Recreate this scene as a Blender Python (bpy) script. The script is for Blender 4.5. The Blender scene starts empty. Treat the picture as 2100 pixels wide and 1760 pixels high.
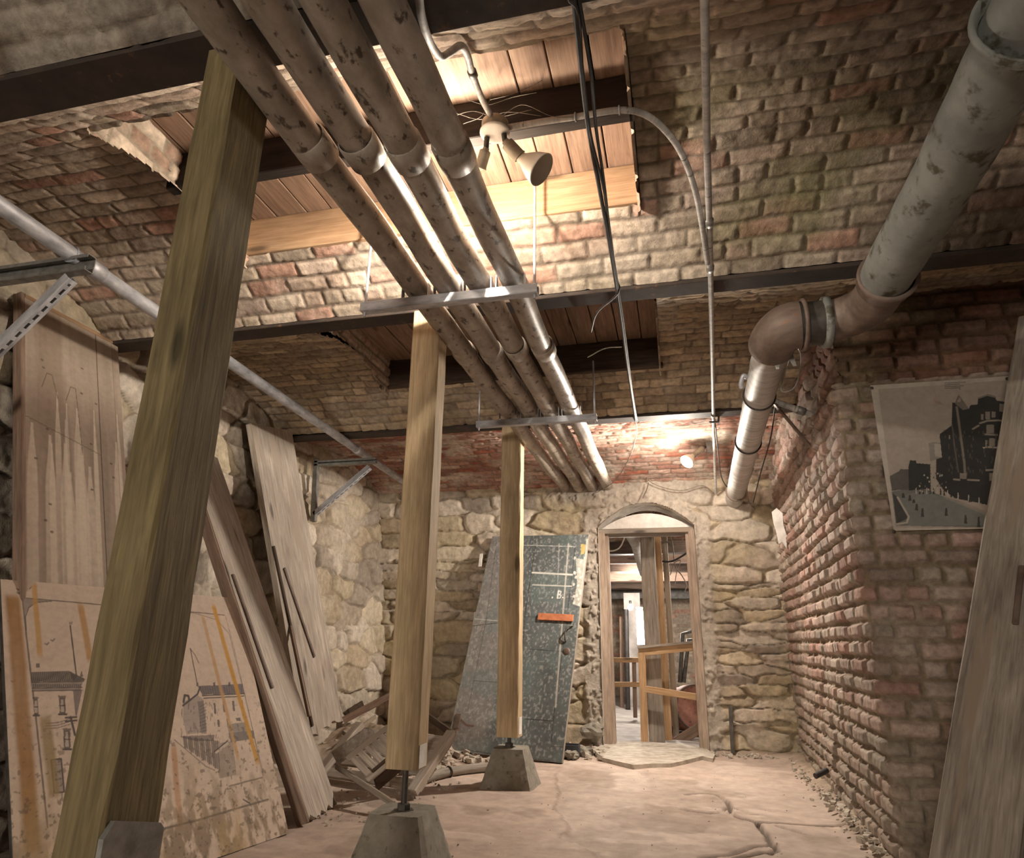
import bpy, math, random
import numpy as np
from mathutils import Vector, Matrix
random.seed(7)
SC = bpy.context.scene
COL = SC.collection
PI = math.pi

# ------------------------------------------------------------------ camera
FPX, CXP, CYP, CAMH = 1364.0, 1050.0, 880.0, 0.92
_pi, _ya, _ro = [math.radians(a) for a in (17.75, 13.76, 0.775)]
FW = Vector((-math.sin(_ya)*math.cos(_pi), math.cos(_ya)*math.cos(_pi), math.sin(_pi)))
_r0 = Vector((math.cos(_ya), math.sin(_ya), 0)); _u0 = _r0.cross(FW)
RT = _r0*math.cos(_ro) + _u0*math.sin(_ro); UP = -_r0*math.sin(_ro) + _u0*math.cos(_ro)
CAM = Vector((0, 0, CAMH))
def at(px, py, x=None, y=None, z=None):
    """a point of the photograph seen on the plane x=, y= or z= of the room (metres)"""
    d = FW*FPX + RT*(px-CXP) - UP*(py-CYP)
    t = (x-CAM.x)/d.x if x is not None else (y-CAM.y)/d.y if y is not None else (z-CAM.z)/d.z
    return CAM + d*t
def onplane(px, py, p0, n):
    d = FW*FPX + RT*(px-CXP) - UP*(py-CYP)
    return CAM + d*((Vector(p0)-CAM).dot(n)/d.dot(n))
cam = bpy.data.cameras.new('camera'); co = bpy.data.objects.new('camera', cam); COL.objects.link(co)
M3 = Matrix((RT, UP, -FW)).transposed()
co.matrix_world = Matrix.Translation(CAM) @ M3.to_4x4()
cam.sensor_width = 36; cam.sensor_fit = 'HORIZONTAL'; cam.lens = 36*FPX/2100; cam.clip_start = 0.05
SC.camera = co

# ------------------------------------------------------------------ tagging
def tag(o, label=None, cat=None, group=None, kind=None):
    for k, v in (('label', label), ('category', cat), ('group', group), ('kind', kind)):
        if v: o[k] = v
    return o
def thing(name, label, cat, loc, group=None):
    o = bpy.data.objects.new(name, None); COL.objects.link(o)
    o.location = Vector(loc); o.empty_display_size = .05
    return tag(o, label, cat, group)
def put(o, parent):
    if parent is not None:
        o.parent = parent
        w = Vector((0, 0, 0)); p = parent
        while p is not None:
            if p.type == 'EMPTY': w += p.location
            p = p.parent
        o.matrix_parent_inverse = Matrix.Translation(-w)
    return o
def copy_tree(o, dloc, parent=None):
    c = o.copy(); COL.objects.link(c)
    if parent is None: c.location = o.location + Vector(dloc)
    else: c.parent = parent; c.matrix_parent_inverse = o.matrix_parent_inverse.copy()
    for ch in list(o.children): copy_tree(ch, dloc, c)
    return c

# ------------------------------------------------------------------ materials
def lin(c, sat=.74):
    g = .3*c[0]+.59*c[1]+.11*c[2]; c = [g+(v-g)*sat for v in c]
    return tuple((v/255/12.92 if v/255 <= .04045 else ((v/255+.055)/1.055)**2.4) for v in c)
class NT:
    def __init__(s, name):
        s.m = bpy.data.materials.new(name); s.m.use_nodes = True; s.t = s.m.node_tree
        s.t.nodes.clear(); s.out = s.n('ShaderNodeOutputMaterial'); s.b = s.n('ShaderNodeBsdfPrincipled')
        s.l(s.b, 'BSDF', s.out, 'Surface')
    def n(s, typ, **k):
        o = s.t.nodes.new(typ)
        for a, v in k.items(): setattr(o, a, v)
        return o
    def l(s, a, ao, b, bi): s.t.links.new(a.outputs[ao], b.inputs[bi])
    def mix(s, kind, fac, a, b):
        m = s.n('ShaderNodeMix', data_type='RGBA', blend_type=kind)
        for idx, v in ((0, fac), (6, a), (7, b)):
            if isinstance(v, tuple) and hasattr(v[0], 'outputs'): s.t.links.new(v[0].outputs[v[1]], m.inputs[idx])
            elif isinstance(v, tuple): m.inputs[idx].default_value = (*v[:3], 1)
            else: m.inputs[idx].default_value = v
        return (m, 2)
    def noise(s, vec, scale, detail=6, rough=.6, dist=0):
        o = s.n('ShaderNodeTexNoise'); o.inputs['Scale'].default_value = scale; o.inputs['Detail'].default_value = detail
        o.inputs['Roughness'].default_value = rough; o.inputs['Distortion'].default_value = dist
        if vec: s.t.links.new(vec[0].outputs[vec[1]], o.inputs['Vector'])
        return o
    def ramp(s, src, stops):
        r = s.n('ShaderNodeValToRGB'); e = r.color_ramp.elements
        while len(e) < len(stops): e.new(.5)
        for k, (p, c) in enumerate(stops):
            e[k].position = p; e[k].color = (*(c if isinstance(c, tuple) else (c, c, c)), 1)
        s.t.links.new(src[0].outputs[src[1]], r.inputs[0]); return (r, 0)
    def attr(s, name): a = s.n('ShaderNodeAttribute'); a.attribute_name = name; return a
    def mapping(s, vec, sc):
        m = s.n('ShaderNodeMapping'); m.inputs['Scale'].default_value = sc
        s.t.links.new(vec[0].outputs[vec[1]], m.inputs['Vector']); return (m, 0)
    def col(s, c): s.t.links.new(c[0].outputs[c[1]], s.b.inputs['Base Color'])
    def bump(s, src, strength, dist=.01):
        b = s.n('ShaderNodeBump'); b.inputs['Strength'].default_value = strength; b.inputs['Distance'].default_value = dist
        s.t.links.new(src[0].outputs[src[1]], b.inputs['Height']); s.l(b, 0, s.b, 'Normal')
def m_attr(name, rough=.9, nscale=22, amt=.45, bstr=.6, bdist=.008, bscale=60, spec=.2):
    """masonry, floors, painted faces: the face's own colour attribute broken up by grain"""
    t = NT(name); a = t.attr('Col'); g = t.attr('gc')
    n = t.noise((g, 1), nscale, 8, .65); n2 = t.noise((g, 1), bscale, 8, .7)
    r = t.ramp((n, 0), [(.25, 1-amt), (.75, 1+amt*.5)])
    t.col(t.mix('MULTIPLY', 1.0, (a, 0), r)); t.b.inputs['Roughness'].default_value = rough
    t.b.inputs['Specular IOR Level'].default_value = spec
    t.bump((n2, 0), bstr, bdist); return t.m
def m_wood(name, c1, c2, sc=(9, 9, .7), scale=6, rough=.75, bstr=.35, stain=None, c3=None):
    t = NT(name); g = t.attr('gc'); v = t.mapping((g, 1), sc)
    n = t.noise(v, scale, 9, .62, .6)
    c = t.ramp((n, 0), [(.3, lin(c1)), (.7, lin(c2))])
    fine = t.noise(t.mapping((g, 1), (70, 70, 2.2)), 3, 4, .6)
    c = t.mix('MULTIPLY', 1.0, c, t.ramp((fine, 0), [(.3, .80), (.7, 1.08)]))
    big = t.noise(t.mapping((g, 1), (3, 3, 1.2)), 2.2, 4)
    c = t.mix('MULTIPLY', .8, c, t.ramp((big, 0), [(.3, .7), (.65, 1.1)]))
    kn = t.n('ShaderNodeTexVoronoi'); kn.inputs['Scale'].default_value = 1.0
    km = t.mapping((g, 1), (6.5, 6.5, 1.9)); t.t.links.new(km[0].outputs[0], kn.inputs['Vector'])
    c = t.mix('MULTIPLY', .85, c, t.ramp((kn, 0), [(.07, .3), (.16, 1.0)]))
    if stain:
        sn = t.noise(t.mapping((g, 1), (5, 5, .6)), 3, 5, .5)
        f = t.ramp((sn, 0), [(.52, 0.), (.62, 1.)]); c = t.mix('MIX', f, c, lin(stain))
    t.col(c); t.b.inputs['Roughness'].default_value = rough; t.b.inputs['Specular IOR Level'].default_value = .25
    t.bump((n, 0), bstr, .006); return t.m
def m_metal(name, c1, c2, metallic=.0, rough=.6, scale=14, sc=(1, 1, 1), bstr=.2, c3=None, lo=.35, hi=.65, r3=(.6, .7)):
    t = NT(name); g = t.attr('gc'); v = t.mapping((g, 1), sc)
    n = t.noise(v, scale, 8, .65)
    c = t.ramp((n, 0), [(lo, lin(c1)), (hi, lin(c2))])
    if c3:
        n3 = t.noise(v, scale*2.6, 6, .6); c = t.mix('MIX', t.ramp((n3, 0), [(r3[0], 0.), (r3[1], 1.)]), c, lin(c3))
    t.col(c); t.b.inputs['Metallic'].default_value = metallic; t.b.inputs['Roughness'].default_value = rough
    t.bump((n, 0), bstr, .004); return t.m
def m_emit(name, col, strength):
    t = NT(name); t.b.inputs['Base Color'].default_value = (.8, .8, .8, 1)
    t.b.inputs['Emission Color'].default_value = (*lin(col), 1); t.b.inputs['Emission Strength'].default_value = strength
    return t.m
MAT = dict(
    brick=m_attr('brick_masonry', .92, 26, .5, .7, .007, 75),
    stone=m_attr('rubble_masonry', .9, 16, .45, .8, .010, 45),
    floor=m_attr('worn_concrete_floor', .85, 9, .3, .35, .005, 50),
    paint=m_attr('printed_face', .8, 30, .18, .15, .002, 80),
    steelface=m_attr('sheet_metal_face', .42, 20, .3, .3, .002, 60, .5),
    timber=m_wood('tan_timber', (180, 150, 106), (216, 186, 140)),
    timber1=m_wood('treated_timber', (106, 88, 54), (150, 128, 80)),
    grey=m_wood('weathered_grey_wood', (126, 112, 98), (176, 162, 146), stain=(150, 130, 108)),
    grey2=m_wood('streaked_grey_wood', (150, 134, 120), (206, 190, 172), stain=(168, 150, 132)),
    plank=m_wood('deck_plank_wood', (130, 96, 74), (172, 134, 106), sc=(8, 8, .6)),
    orange=m_wood('fresh_orange_wood', (168, 122, 80), (200, 156, 112), sc=(8, 8, .5)),
    dark=m_wood('dark_old_wood', (62, 46, 36), (96, 74, 58)),
    shade_dark=m_wood('shade_dark_joist_wood', (38, 31, 27), (60, 48, 40)),  # the joist's unlit near face, put into its wood colour
    pine=m_wood('pale_pine', (176, 128, 80), (210, 164, 112)),
    rustwood=m_wood('reddish_old_wood', (122, 92, 74), (160, 128, 106)),
    jambwood=m_wood('worn_jamb_wood', (150, 124, 104), (196, 170, 146)),
    pipe=m_metal('lagged_pipe_paint', (122, 108, 94), (184, 168, 150), 0, .42, 11, (1, 1, .6), .5, (84, 66, 52), .3, .7, (.57, .64)),
    pipe2=m_metal('tape_wrapped_pipe', (140, 136, 130), (198, 192, 186), 0, .55, 6, (1, 1, 6), .35, (92, 80, 62), .3, .7, (.62, .70)),
    pipe3=m_metal('grey_green_painted_pipe', (100, 103, 98), (140, 141, 134), 0, .6, 5, (1, 1, 1), .25, (72, 66, 46), .3, .7, (.55, .64)),
    rust=m_metal('rusty_iron', (84, 62, 50), (130, 108, 94), .2, .6, 10, (1, 1, 1), .3, (136, 84, 48), .3, .7, (.62, .70)),
    beam=m_metal('rusted_beam', (44, 36, 31), (74, 56, 44), .1, .75, 9, (1, 1, 1), .35, (112, 72, 46), .3, .7, (.62, .72)),
    galv=m_metal('galvanised_steel', (150, 152, 160), (206, 208, 216), .35, .5, 22, (1, 1, .4), .1),
    steel=m_metal('dull_steel', (112, 110, 104), (152, 150, 144), .5, .5, 16),
    dsteel=m_metal('dark_steel', (64, 60, 54), (96, 90, 82), .4, .55, 16),
    black=m_metal('black_cable_sheath', (34, 30, 28), (58, 52, 48), 0, .6, 30),
    wire=m_metal('dusty_wire', (98, 84, 70), (140, 124, 106), 0, .8, 40),
    web=m_metal('dusty_cobweb', (96, 84, 70), (128, 114, 98), 0, .9, 40),
    conc=m_metal('cast_concrete', (112, 104, 90), (152, 144, 128), 0, .9, 10, (1, 1, 1), .4, (84, 80, 62), .3, .7, (.6, .7)),
    plaster=m_metal('rough_plaster', (158, 144, 126), (196, 184, 166), 0, .95, 12, (1, 1, 1), .6),
    white=m_metal('white_paint', (214, 206, 196), (240, 234, 226), 0, .6, 12),
    bulb=m_metal('bulb_enamel', (204, 188, 164), (216, 202, 180), 0, .3, 12, bstr=.0),
    lens=m_metal('bulb_lens', (222, 206, 186), (232, 218, 200), 0, .2, 12, bstr=.0),
    socket=m_metal('bulb_holder', (142, 132, 112), (176, 166, 146), .3, .45, 18),
    paper=m_metal('torn_paper', (196, 190, 182), (226, 220, 212), 0, .9, 12, (1, 1, 1), .2),
    latch=m_metal('orange_rust', (176, 84, 44), (214, 118, 66), 0, .6, 20),
    yellow=m_metal('yellow_sticker', (196, 168, 40), (214, 186, 60), 0, .6, 20),
    blackplastic=m_metal('black_plastic', (40, 42, 48), (66, 68, 76), 0, .5, 12),
    drum=m_metal('rusty_red_drum', (132, 72, 54), (178, 112, 90), 0, .6, 8, (1, 1, 1), .2, (96, 60, 48)),
    blue=m_metal('blue_cloth', (70, 112, 150), (92, 134, 170), 0, .8, 12),
    cladding=m_metal('dull_cladding', (150, 140, 132), (186, 176, 166), 0, .7, 4),
    hole=m_metal('drilled_hole', (30, 26, 24), (40, 34, 30), 0, .9, 4),
    glow=m_emit('lit_lamp_face', (255, 244, 228), 20.0),
    glow2=m_emit('lit_tube', (255, 246, 232), 9.0),
)

# ------------------------------------------------------------------ mesh builder
def frame(o, x, z):
    z = Vector(z).normalized(); x = Vector(x); x = (x - z*x.dot(z)).normalized(); y = z.cross(x)
    m = Matrix((x, y, z)).transposed().to_4x4(); m.translation = Vector(o); return m
def along(p0, p1, hint=(1, 0, 0)):
    d = Vector(p1)-Vector(p0); h = Vector(hint)
    if abs(d.normalized().dot(h)) > .95: h = Vector((0, 1, 0)) if abs(d.normalized().y) < .9 else Vector((0, 0, 1))
    return frame(p0, h, d)
class MB:
    def __init__(s): s.v = []; s.g = []; s.f = []; s.sm = []; s.mi = []
    def add(s, verts, faces, g=None, smooth=False, mi=0):
        b = len(s.v); o = Vector((random.uniform(0, 9), random.uniform(0, 9), random.uniform(0, 9)))
        s.v += [tuple(v) for v in verts]; s.g += [tuple(Vector(q)+o) for q in (g or verts)]
        s.f += [tuple(i+b for i in f) for f in faces]; s.sm += [smooth]*len(faces); s.mi += [mi]*len(faces); return s
    def box(s, M, size, ch=.004, mi=0):
        """chamfered box, local z is the grain; M places its centre"""
        h = [v/2 for v in size]; c = min(ch, min(h)*.45); vs = []; idx = {}
        for sx in (-1, 1):
            for sy in (-1, 1):
                for sz in (-1, 1):
                    for a in range(3):
                        p = [sx*h[0], sy*h[1], sz*h[2]]
                        for b in range(3):
                            if b != a: p[b] -= (sx, sy, sz)[b]*c
                        idx[(sx, sy, sz, a)] = len(vs); vs.append(Vector(p))
        fs = []
        def face(ids):
            p = [vs[i] for i in ids]; n = (p[1]-p[0]).cross(p[2]-p[0]); cen = sum(p, Vector())/len(p)
            fs.append(ids if n.dot(cen) > 0 else ids[::-1])
        for a in range(3):
            b, d = [(1, 2), (0, 2), (0, 1)][a]
            for sg in (-1, 1):
                q = []
                for u, w in ((-1, -1), (1, -1), (1, 1), (-1, 1)):
                    k = [0, 0, 0]; k[a] = sg; k[b] = u; k[d] = w; q.append(idx[(*k, a)])
                face(q)
        for a in range(3):
            b, d = [(1, 2), (0, 2), (0, 1)][a]
            for u in (-1, 1):
                for w in (-1, 1):
                    q = []
                    for sg, fa in ((-1, b), (1, b), (1, d), (-1, d)):
                        k = [0, 0, 0]; k[a] = sg; k[b] = u; k[d] = w; q.append(idx[(*k, fa)])
                    face(q)
        for sx in (-1, 1):
            for sy in (-1, 1):
                for sz in (-1, 1): face([idx[(sx, sy, sz, a)] for a in range(3)])
        return s.add([M @ v for v in vs], fs, vs, False, mi)
    def bar(s, p0, p1, w, d, hint=(1, 0, 0), ch=.004, mi=0):
        M = along(p0, p1, hint); L = (Vector(p1)-Vector(p0)).length
        return s.box(M @ Matrix.Translation((0, 0, L/2)), (w, d, L), ch, mi)
    def beam(s, p0, p1, w, d, hint=(1, 0, 0), ch=.008, n=14, jit=.002, mi=0):
        """sawn timber: chamfered section swept with small irregularities"""
        M = along(p0, p1, hint); L = (Vector(p1)-Vector(p0)).length; vs = []; fs = []
        sec = [(w/2-ch, -d/2), (w/2, -d/2+ch), (w/2, d/2-ch), (w/2-ch, d/2), (-w/2+ch, d/2), (-w/2, d/2-ch), (-w/2, -d/2+ch), (-w/2+ch, -d/2)]
        for k in range(n+1):
            for (x, y) in sec:
                j = jit if 0 < k < n else jit*.5
                vs.append(Vector((x+random.uniform(-j, j), y+random.uniform(-j, j), L*k/n)))
        for k in range(n):
            for i in range(8): a = k*8+i; b = k*8+(i+1) % 8; fs.append((a, b, b+8, a+8))
        fs.append(tuple(range(7, -1, -1))); fs.append(tuple(n*8+i for i in range(8)))
        return s.add([M @ v for v in vs], fs, vs, False, mi)
    def tube(s, pts, r, seg=12, caps=True, mi=0, rad=None):
        pts = [Vector(p) for p in pts]; n = len(pts); vs = []; g = []; fs = []
        t = [(pts[min(i+1, n-1)]-pts[max(i-1, 0)]).normalized() for i in range(n)]
        u = t[0].orthogonal().normalized(); L = 0
        for i in range(n):
            if i: u = (u - t[i]*u.dot(t[i])).normalized(); L += (pts[i]-pts[i-1]).length
            w = t[i].cross(u); rr = rad[i] if rad else r
            for k in range(seg):
                a = 2*PI*k/seg; vs.append(pts[i]+(u*math.cos(a)+w*math.sin(a))*rr); g.append((rr*math.cos(a), rr*math.sin(a), L))
        for i in range(n-1):
            for k in range(seg):
                a = i*seg+k; b = i*seg+(k+1) % seg; fs.append((a, b, b+seg, a+seg))
        s.add(vs, fs, g, True, mi)
        if caps: s.add(vs[:seg], [tuple(range(seg-1, -1, -1))], None, False, mi); s.add(vs[-seg:], [tuple(range(seg))], None, False, mi)
        return s
    def lathe(s, prof, M, seg=28, mi=0, smooth=True):
        vs = []; fs = []
        for (r, z) in prof:
            for k in range(seg): a = 2*PI*k/seg; vs.append(Vector((max(r, 1e-4)*math.cos(a), max(r, 1e-4)*math.sin(a), z)))
        for i in range(len(prof)-1):
            for k in range(seg):
                a = i*seg+k; b = i*seg+(k+1) % seg; fs.append((a, b, b+seg, a+seg))
        return s.add([M @ v for v in vs], fs, vs, smooth, mi)
    def torus(s, M, R, r, seg=32, ss=10, mi=0, a0=0, a1=2*PI):
        pts = [M @ Vector((R*math.cos(a0+(a1-a0)*k/seg), R*math.sin(a0+(a1-a0)*k/seg), 0)) for k in range(seg+1)]
        return s.tube(pts, r, ss, True, mi)
    def prism(s, poly, M, depth, mi=0):
        """flat outline in local xy, given real thickness along z"""
        n = len(poly); vs = [Vector((x, y, -depth/2)) for x, y in poly]+[Vector((x, y, depth/2)) for x, y in poly]
        ar = sum(poly[i][0]*poly[(i+1) % n][1]-poly[(i+1) % n][0]*poly[i][1] for i in range(n))
        fs = [tuple(range(n-1, -1, -1)), tuple(range(n, 2*n))]+[(i, (i+1) % n, (i+1) % n+n, i+n) for i in range(n)]
        if ar < 0: fs = [f[::-1] for f in fs]
        return s.add([M @ v for v in vs], fs, vs, False, mi)
    def build(s, name, mats, parent=None, label=None):
        if not isinstance(mats, (list, tuple)): mats = [mats]
        me = bpy.data.meshes.new(name); me.from_pydata(s.v, [], s.f)
        for m in mats: me.materials.append(MAT[m] if isinstance(m, str) else m)
        me.polygons.foreach_set('use_smooth', s.sm); me.polygons.foreach_set('material_index', s.mi)
        a = me.attributes.new('gc', 'FLOAT_VECTOR', 'POINT'); a.data.foreach_set('vector', np.array(s.g, 'f').ravel())
        me.update(); o = bpy.data.objects.new(name, me); COL.objects.link(o)
        if label: o['label'] = label
        return put(o, parent)
def catmull(P, n=8):
    P = [Vector(p) for p in P]; Q = [P[0]*2-P[1]]+P+[P[-1]*2-P[-2]]; out = []
    for i in range(1, len(Q)-2):
        for k in range(n):
            t = k/n; a, b, c, d = Q[i-1:i+3]
            out.append(.5*((2*b)+(c-a)*t+(2*a-5*b+4*c-d)*t*t+(3*b-a-3*c+d)*t*t*t))
    return out+[P[-1]]

# ------------------------------------------------------------------ numeric fields for masonry
def hsh(i, j, k=0):
    h = (np.asarray(i, np.int64)*374761393 + np.asarray(j, np.int64)*668265263 + k*1442695041) & 0xffffffff
    h = ((h ^ (h >> 13))*1274126177) & 0xffffffff; h = ((h ^ (h >> 16))*2246822519) & 0xffffffff
    return ((h ^ (h >> 15)) & 0xffffff)/float(0xffffff)
def vn(x, y, k=0):
    i = np.floor(x); j = np.floor(y); a = x-i; b = y-j; a = a*a*(3-2*a); b = b*b*(3-2*b); i = i.astype(np.int64); j = j.astype(np.int64)
    return (hsh(i, j, k)*(1-a)+hsh(i+1, j, k)*a)*(1-b)+(hsh(i, j+1, k)*(1-a)+hsh(i+1, j+1, k)*a)*b
def fbm(x, y, k=0, o=4):
    r = 0; amp = .5; tot = 0
    for q in range(o): r = r+amp*vn(x, y, k+q*17); tot += amp; x = x*2.03+5.1; y = y*2.03+3.7; amp *= .5
    return r/tot
def ss(a, b, x): t = np.clip((x-a)/(b-a), 0, 1); return t*t*(3-2*t)
def lerp(a, b, t): return a+(b-a)*t
def L3(c): return np.array(lin(c))
def pick(r, pal):
    pal = np.array([lin(c) for c in pal]); return pal[np.clip((r*len(pal)).astype(int), 0, len(pal)-1)]
def bricks(u, v, L=.235, H=.086, m=.013, k=0, warp=.012, head=.25):
    uu = u+warp*(fbm(u*5, v*5, k+1, 3)-.5)*2; vv = v+warp*(fbm(u*4, v*7, k+2, 3)-.5)*2
    row = np.floor(vv/H); off = np.where(row % 2 == 0, 0, L/2)+(hsh(row, 3, k)-.5)*.08
    c = np.floor((uu+off)/L); fu = (uu+off)-c*L; hd = hsh(row, c, k+5) < head
    c2 = c*2+np.where(hd & (fu > L/2), 1, 0); fu2 = np.where(hd, np.where(fu > L/2, fu-L/2, fu), fu); LL = np.where(hd, L/2, L)
    fv = vv-row*H; d = np.minimum(np.minimum(fu2, LL-fu2), np.minimum(fv, H-fv))-m/2
    d = d+.006*(fbm(u*38, v*38, k+9, 3)-.5)
    h = ss(0, .013, d); r = [hsh(row, c2, k+20+q) for q in range(5)]
    tilt = (fu2/LL-.5)*(r[3]-.5)+(fv/H-.5)*(r[4]-.5)
    return h, r, tilt, d
def stones(u, v, W=.34, H=.19, k=0, warp=.05, p=3.2):
    uu = (u+warp*(fbm(u*4, v*4, k+1, 3)-.5)*2)/W; vv = (v+warp*.7*(fbm(u*4, v*4, k+2, 3)-.5)*2)/H
    j0 = np.floor(vv).astype(np.int64); F1 = np.full(u.shape, 9.); F2 = np.full(u.shape, 9.)
    bi = np.zeros(u.shape, np.int64); bj = np.zeros(u.shape, np.int64); bx = np.zeros(u.shape); by = np.zeros(u.shape)
    for dj in (-1, 0, 1):
        j = j0+dj; sh = hsh(j, 7, k)*.9; ww = .75+.6*hsh(j, 11, k); ux = uu/ww+sh; i0 = np.floor(ux).astype(np.int64)
        for di in (-2, -1, 0, 1, 2):
            i = i0+di; cx = i+.5+(hsh(i, j, k+3)-.5)*.75; cy = j+.5+(hsh(i, j, k+4)-.5)*.55
            dx = (ux-cx)*ww; dy = (vv-cy)*1.15; D = (np.abs(dx)**p+np.abs(dy)**p)**(1/p)*(1.15-.3*hsh(i, j, k+6))
            n1 = D < F1; F2 = np.where(n1, F1, np.minimum(F2, D))
            bi = np.where(n1, i, bi); bj = np.where(n1, j, bj); bx = np.where(n1, dx, bx); by = np.where(n1, dy, by); F1 = np.where(n1, D, F1)
    e = F2-F1+.05*(fbm(u*22, v*22, k+8, 3)-.5); r = [hsh(bi, bj, k+30+q) for q in range(5)]
    tilt = bx*(r[3]-.5)*1.4+by*(r[4]-.5)*1.2
    return ss(.0, .17, e), r, tilt, e
def grid(name, X, Y, Z, colr, mat, mask=None, parent=None, flip=False, smooth=True, G=None):
    nv, nu = X.shape; co_ = np.stack([X, Y, Z], -1).reshape(-1, 3).astype('f')
    idx = np.arange(nu*nv).reshape(nv, nu)
    q = np.stack([idx[:-1, :-1], idx[:-1, 1:], idx[1:, 1:], idx[1:, :-1]], -1)
    if mask is not None:
        keep = mask[:-1, :-1] & mask[:-1, 1:] & mask[1:, 1:] & mask[1:, :-1]; q = q[keep]
    q = q.reshape(-1, 4)
    if flip: q = q[:, ::-1]
    used = np.unique(q); rm = np.full(nu*nv, -1); rm[used] = np.arange(len(used)); q = rm[q]; co_ = co_[used]
    me = bpy.data.meshes.new(name); me.vertices.add(len(co_)); me.vertices.foreach_set('co', co_.ravel())
    me.loops.add(q.size); me.loops.foreach_set('vertex_index', q.ravel().astype('i'))
    me.polygons.add(len(q)); me.polygons.foreach_set('loop_start', np.arange(0, q.size, 4).astype('i'))
    me.polygons.foreach_set('use_smooth', np.full(len(q), smooth))
    me.update(calc_edges=True)
    c4 = np.ones((len(co_), 4), 'f'); c4[:, :3] = np.clip(colr.reshape(-1, 3)[used], 0, 1)
    a = me.attributes.new('Col', 'FLOAT_COLOR', 'POINT'); a.data.foreach_set('color', c4.ravel())
    g = co_ if G is None else G.reshape(-1, 3)[used].astype('f')
    b = me.attributes.new('gc', 'FLOAT_VECTOR', 'POINT'); b.data.foreach_set('vector', np.ascontiguousarray(g).ravel())
    me.materials.append(MAT[mat]); me.validate()
    o = bpy.data.objects.new(name, me); COL.objects.link(o); return put(o, parent)
def mesh2(u0, u1, v0, v1, st):
    return np.meshgrid(np.linspace(u0, u1, max(2, int((u1-u0)/st)+1)), np.linspace(v0, v1, max(2, int((v1-v0)/st)+1)))

# ------------------------------------------------------------------ the room shell
PAL_A = [(190, 166, 142), (174, 152, 128), (198, 174, 150), (182, 154, 132), (166, 146, 124), (202, 180, 156), (186, 160, 140), (188, 138, 114), (180, 158, 132)]
PAL_B = [(186, 160, 124), (166, 144, 114), (196, 170, 134), (178, 150, 118), (156, 134, 106)]
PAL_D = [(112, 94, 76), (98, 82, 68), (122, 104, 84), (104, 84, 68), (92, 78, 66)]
PAL_C = [(178, 124, 104), (190, 140, 118), (164, 110, 92), (184, 150, 130), (196, 156, 138), (176, 96, 72)]
PAL_P = [(184, 148, 134), (174, 142, 128), (168, 144, 132), (188, 158, 142), (162, 138, 124), (178, 134, 118), (190, 168, 154), (158, 142, 126), (180, 150, 136)]
STONE = [(196, 178, 156), (178, 160, 138), (206, 190, 168), (186, 164, 132), (170, 154, 136), (200, 180, 146), (214, 198, 178)]
def brickcol(h, r, d, pal, u, v, k, mortar=(176, 158, 134), lime=.3):
    c = pick(r[0], pal)*(.8+.4*r[1])[..., None]
    c = lerp(c, L3(mortar)*np.ones_like(c), (1-ss(-.002, .006, d))[..., None])
    f = ss(.5, .75, fbm(u*3.1, v*3.1, k+60, 5))*lime
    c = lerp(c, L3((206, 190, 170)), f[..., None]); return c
def vault(name, x0, x1, Y0, Y1, rise, pal, k, hole=None, z0=2.57, dz=0., st=.008, amp=.02, mossy=0., soot=0., lime=.3, warp=.012, rough=.5):  # soot: strength of the shade painted over the right of the arch
    u, t = np.meshgrid(np.linspace(x0, x1, int((x1-x0)/st)), np.linspace(0, 1, int((Y1-Y0)*1.08/st)))
    v = t*(Y1-Y0)*1.05; Y = Y0+(Y1-Y0)*t; Z = z0+dz*t+rise*(1-(2*t-1)**2); s = (rise*-4*(2*t-1)+dz)/(Y1-Y0)
    nl = np.sqrt(1+s*s); ny, nz = s/nl, -1/nl
    h, r, tl, d = bricks(u, v, .225, .083, .009, k, warp, .12)
    er = fbm(u*14, v*14, k+70, 4); gone = ss(.62, .7, hsh(np.floor(r[1]*999), 2, k))*0
    hh = amp*.62*h*(.55+.6*r[2])+amp*.5*tl*h+.018*(er-.5)*rough*2+.006*(fbm(u*45, v*45, k+71, 3)-.5)+.03*(fbm(u*1.4, v*1.4, k+80, 3)-.5)
    c = brickcol(h, r, d, pal, u, v, k, (126, 106, 88), lime)
    if mossy:
        f = ss(.42, .7, fbm(u*1.6+3, v*2.2, k+90, 5))*ss(-.6, .6, u)*mossy; c = lerp(c, L3((128, 122, 76)), f[..., None])
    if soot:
        f = ss(.30, .62, fbm(u*1.3+1, v*1.7, k+95, 5)+.28*ss(.2, 1.6, u)-.12)*ss(.1, .9, u)*soot; c = lerp(c, L3((84, 68, 54)), f[..., None])  # shade over the right of the arch, painted into the brick colour
    mask = None
    if hole: mask = ~((u > hole[0]) & (u < hole[1]) & (Y > hole[2]) & (Y < hole[3]))
    o = grid(name, u, Y+ny*hh, Z+nz*hh, c, 'brick', mask, None, True)
    return tag(o, kind='structure')
HA = (-2.03, -.06, 1.60, 2.545); HB = (-2.03, -.02, 3.12, 4.33)
vault('ceiling', -3.3, 2.45, 1.345, 2.895, .30, PAL_A, 11, HA, mossy=.85, soot=.8, amp=.017, rough=.35)  # soot here is painted shade on the right of the arch
vault('ceiling', -3.3, 2.45, 3.01, 4.815, .25, PAL_B, 23, HB, amp=.017, st=.010, lime=.35)
vault('ceiling', -3.35, 2.45, 4.93, 7.1, .20, PAL_C, 37, None, dz=-.25, amp=.013, st=.011, lime=.8)
vault('ceiling', -3.3, 2.45, -.5, 1.205, .26, PAL_D, 41, None, amp=.022, st=.011, lime=.55, warp=.02)
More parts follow.
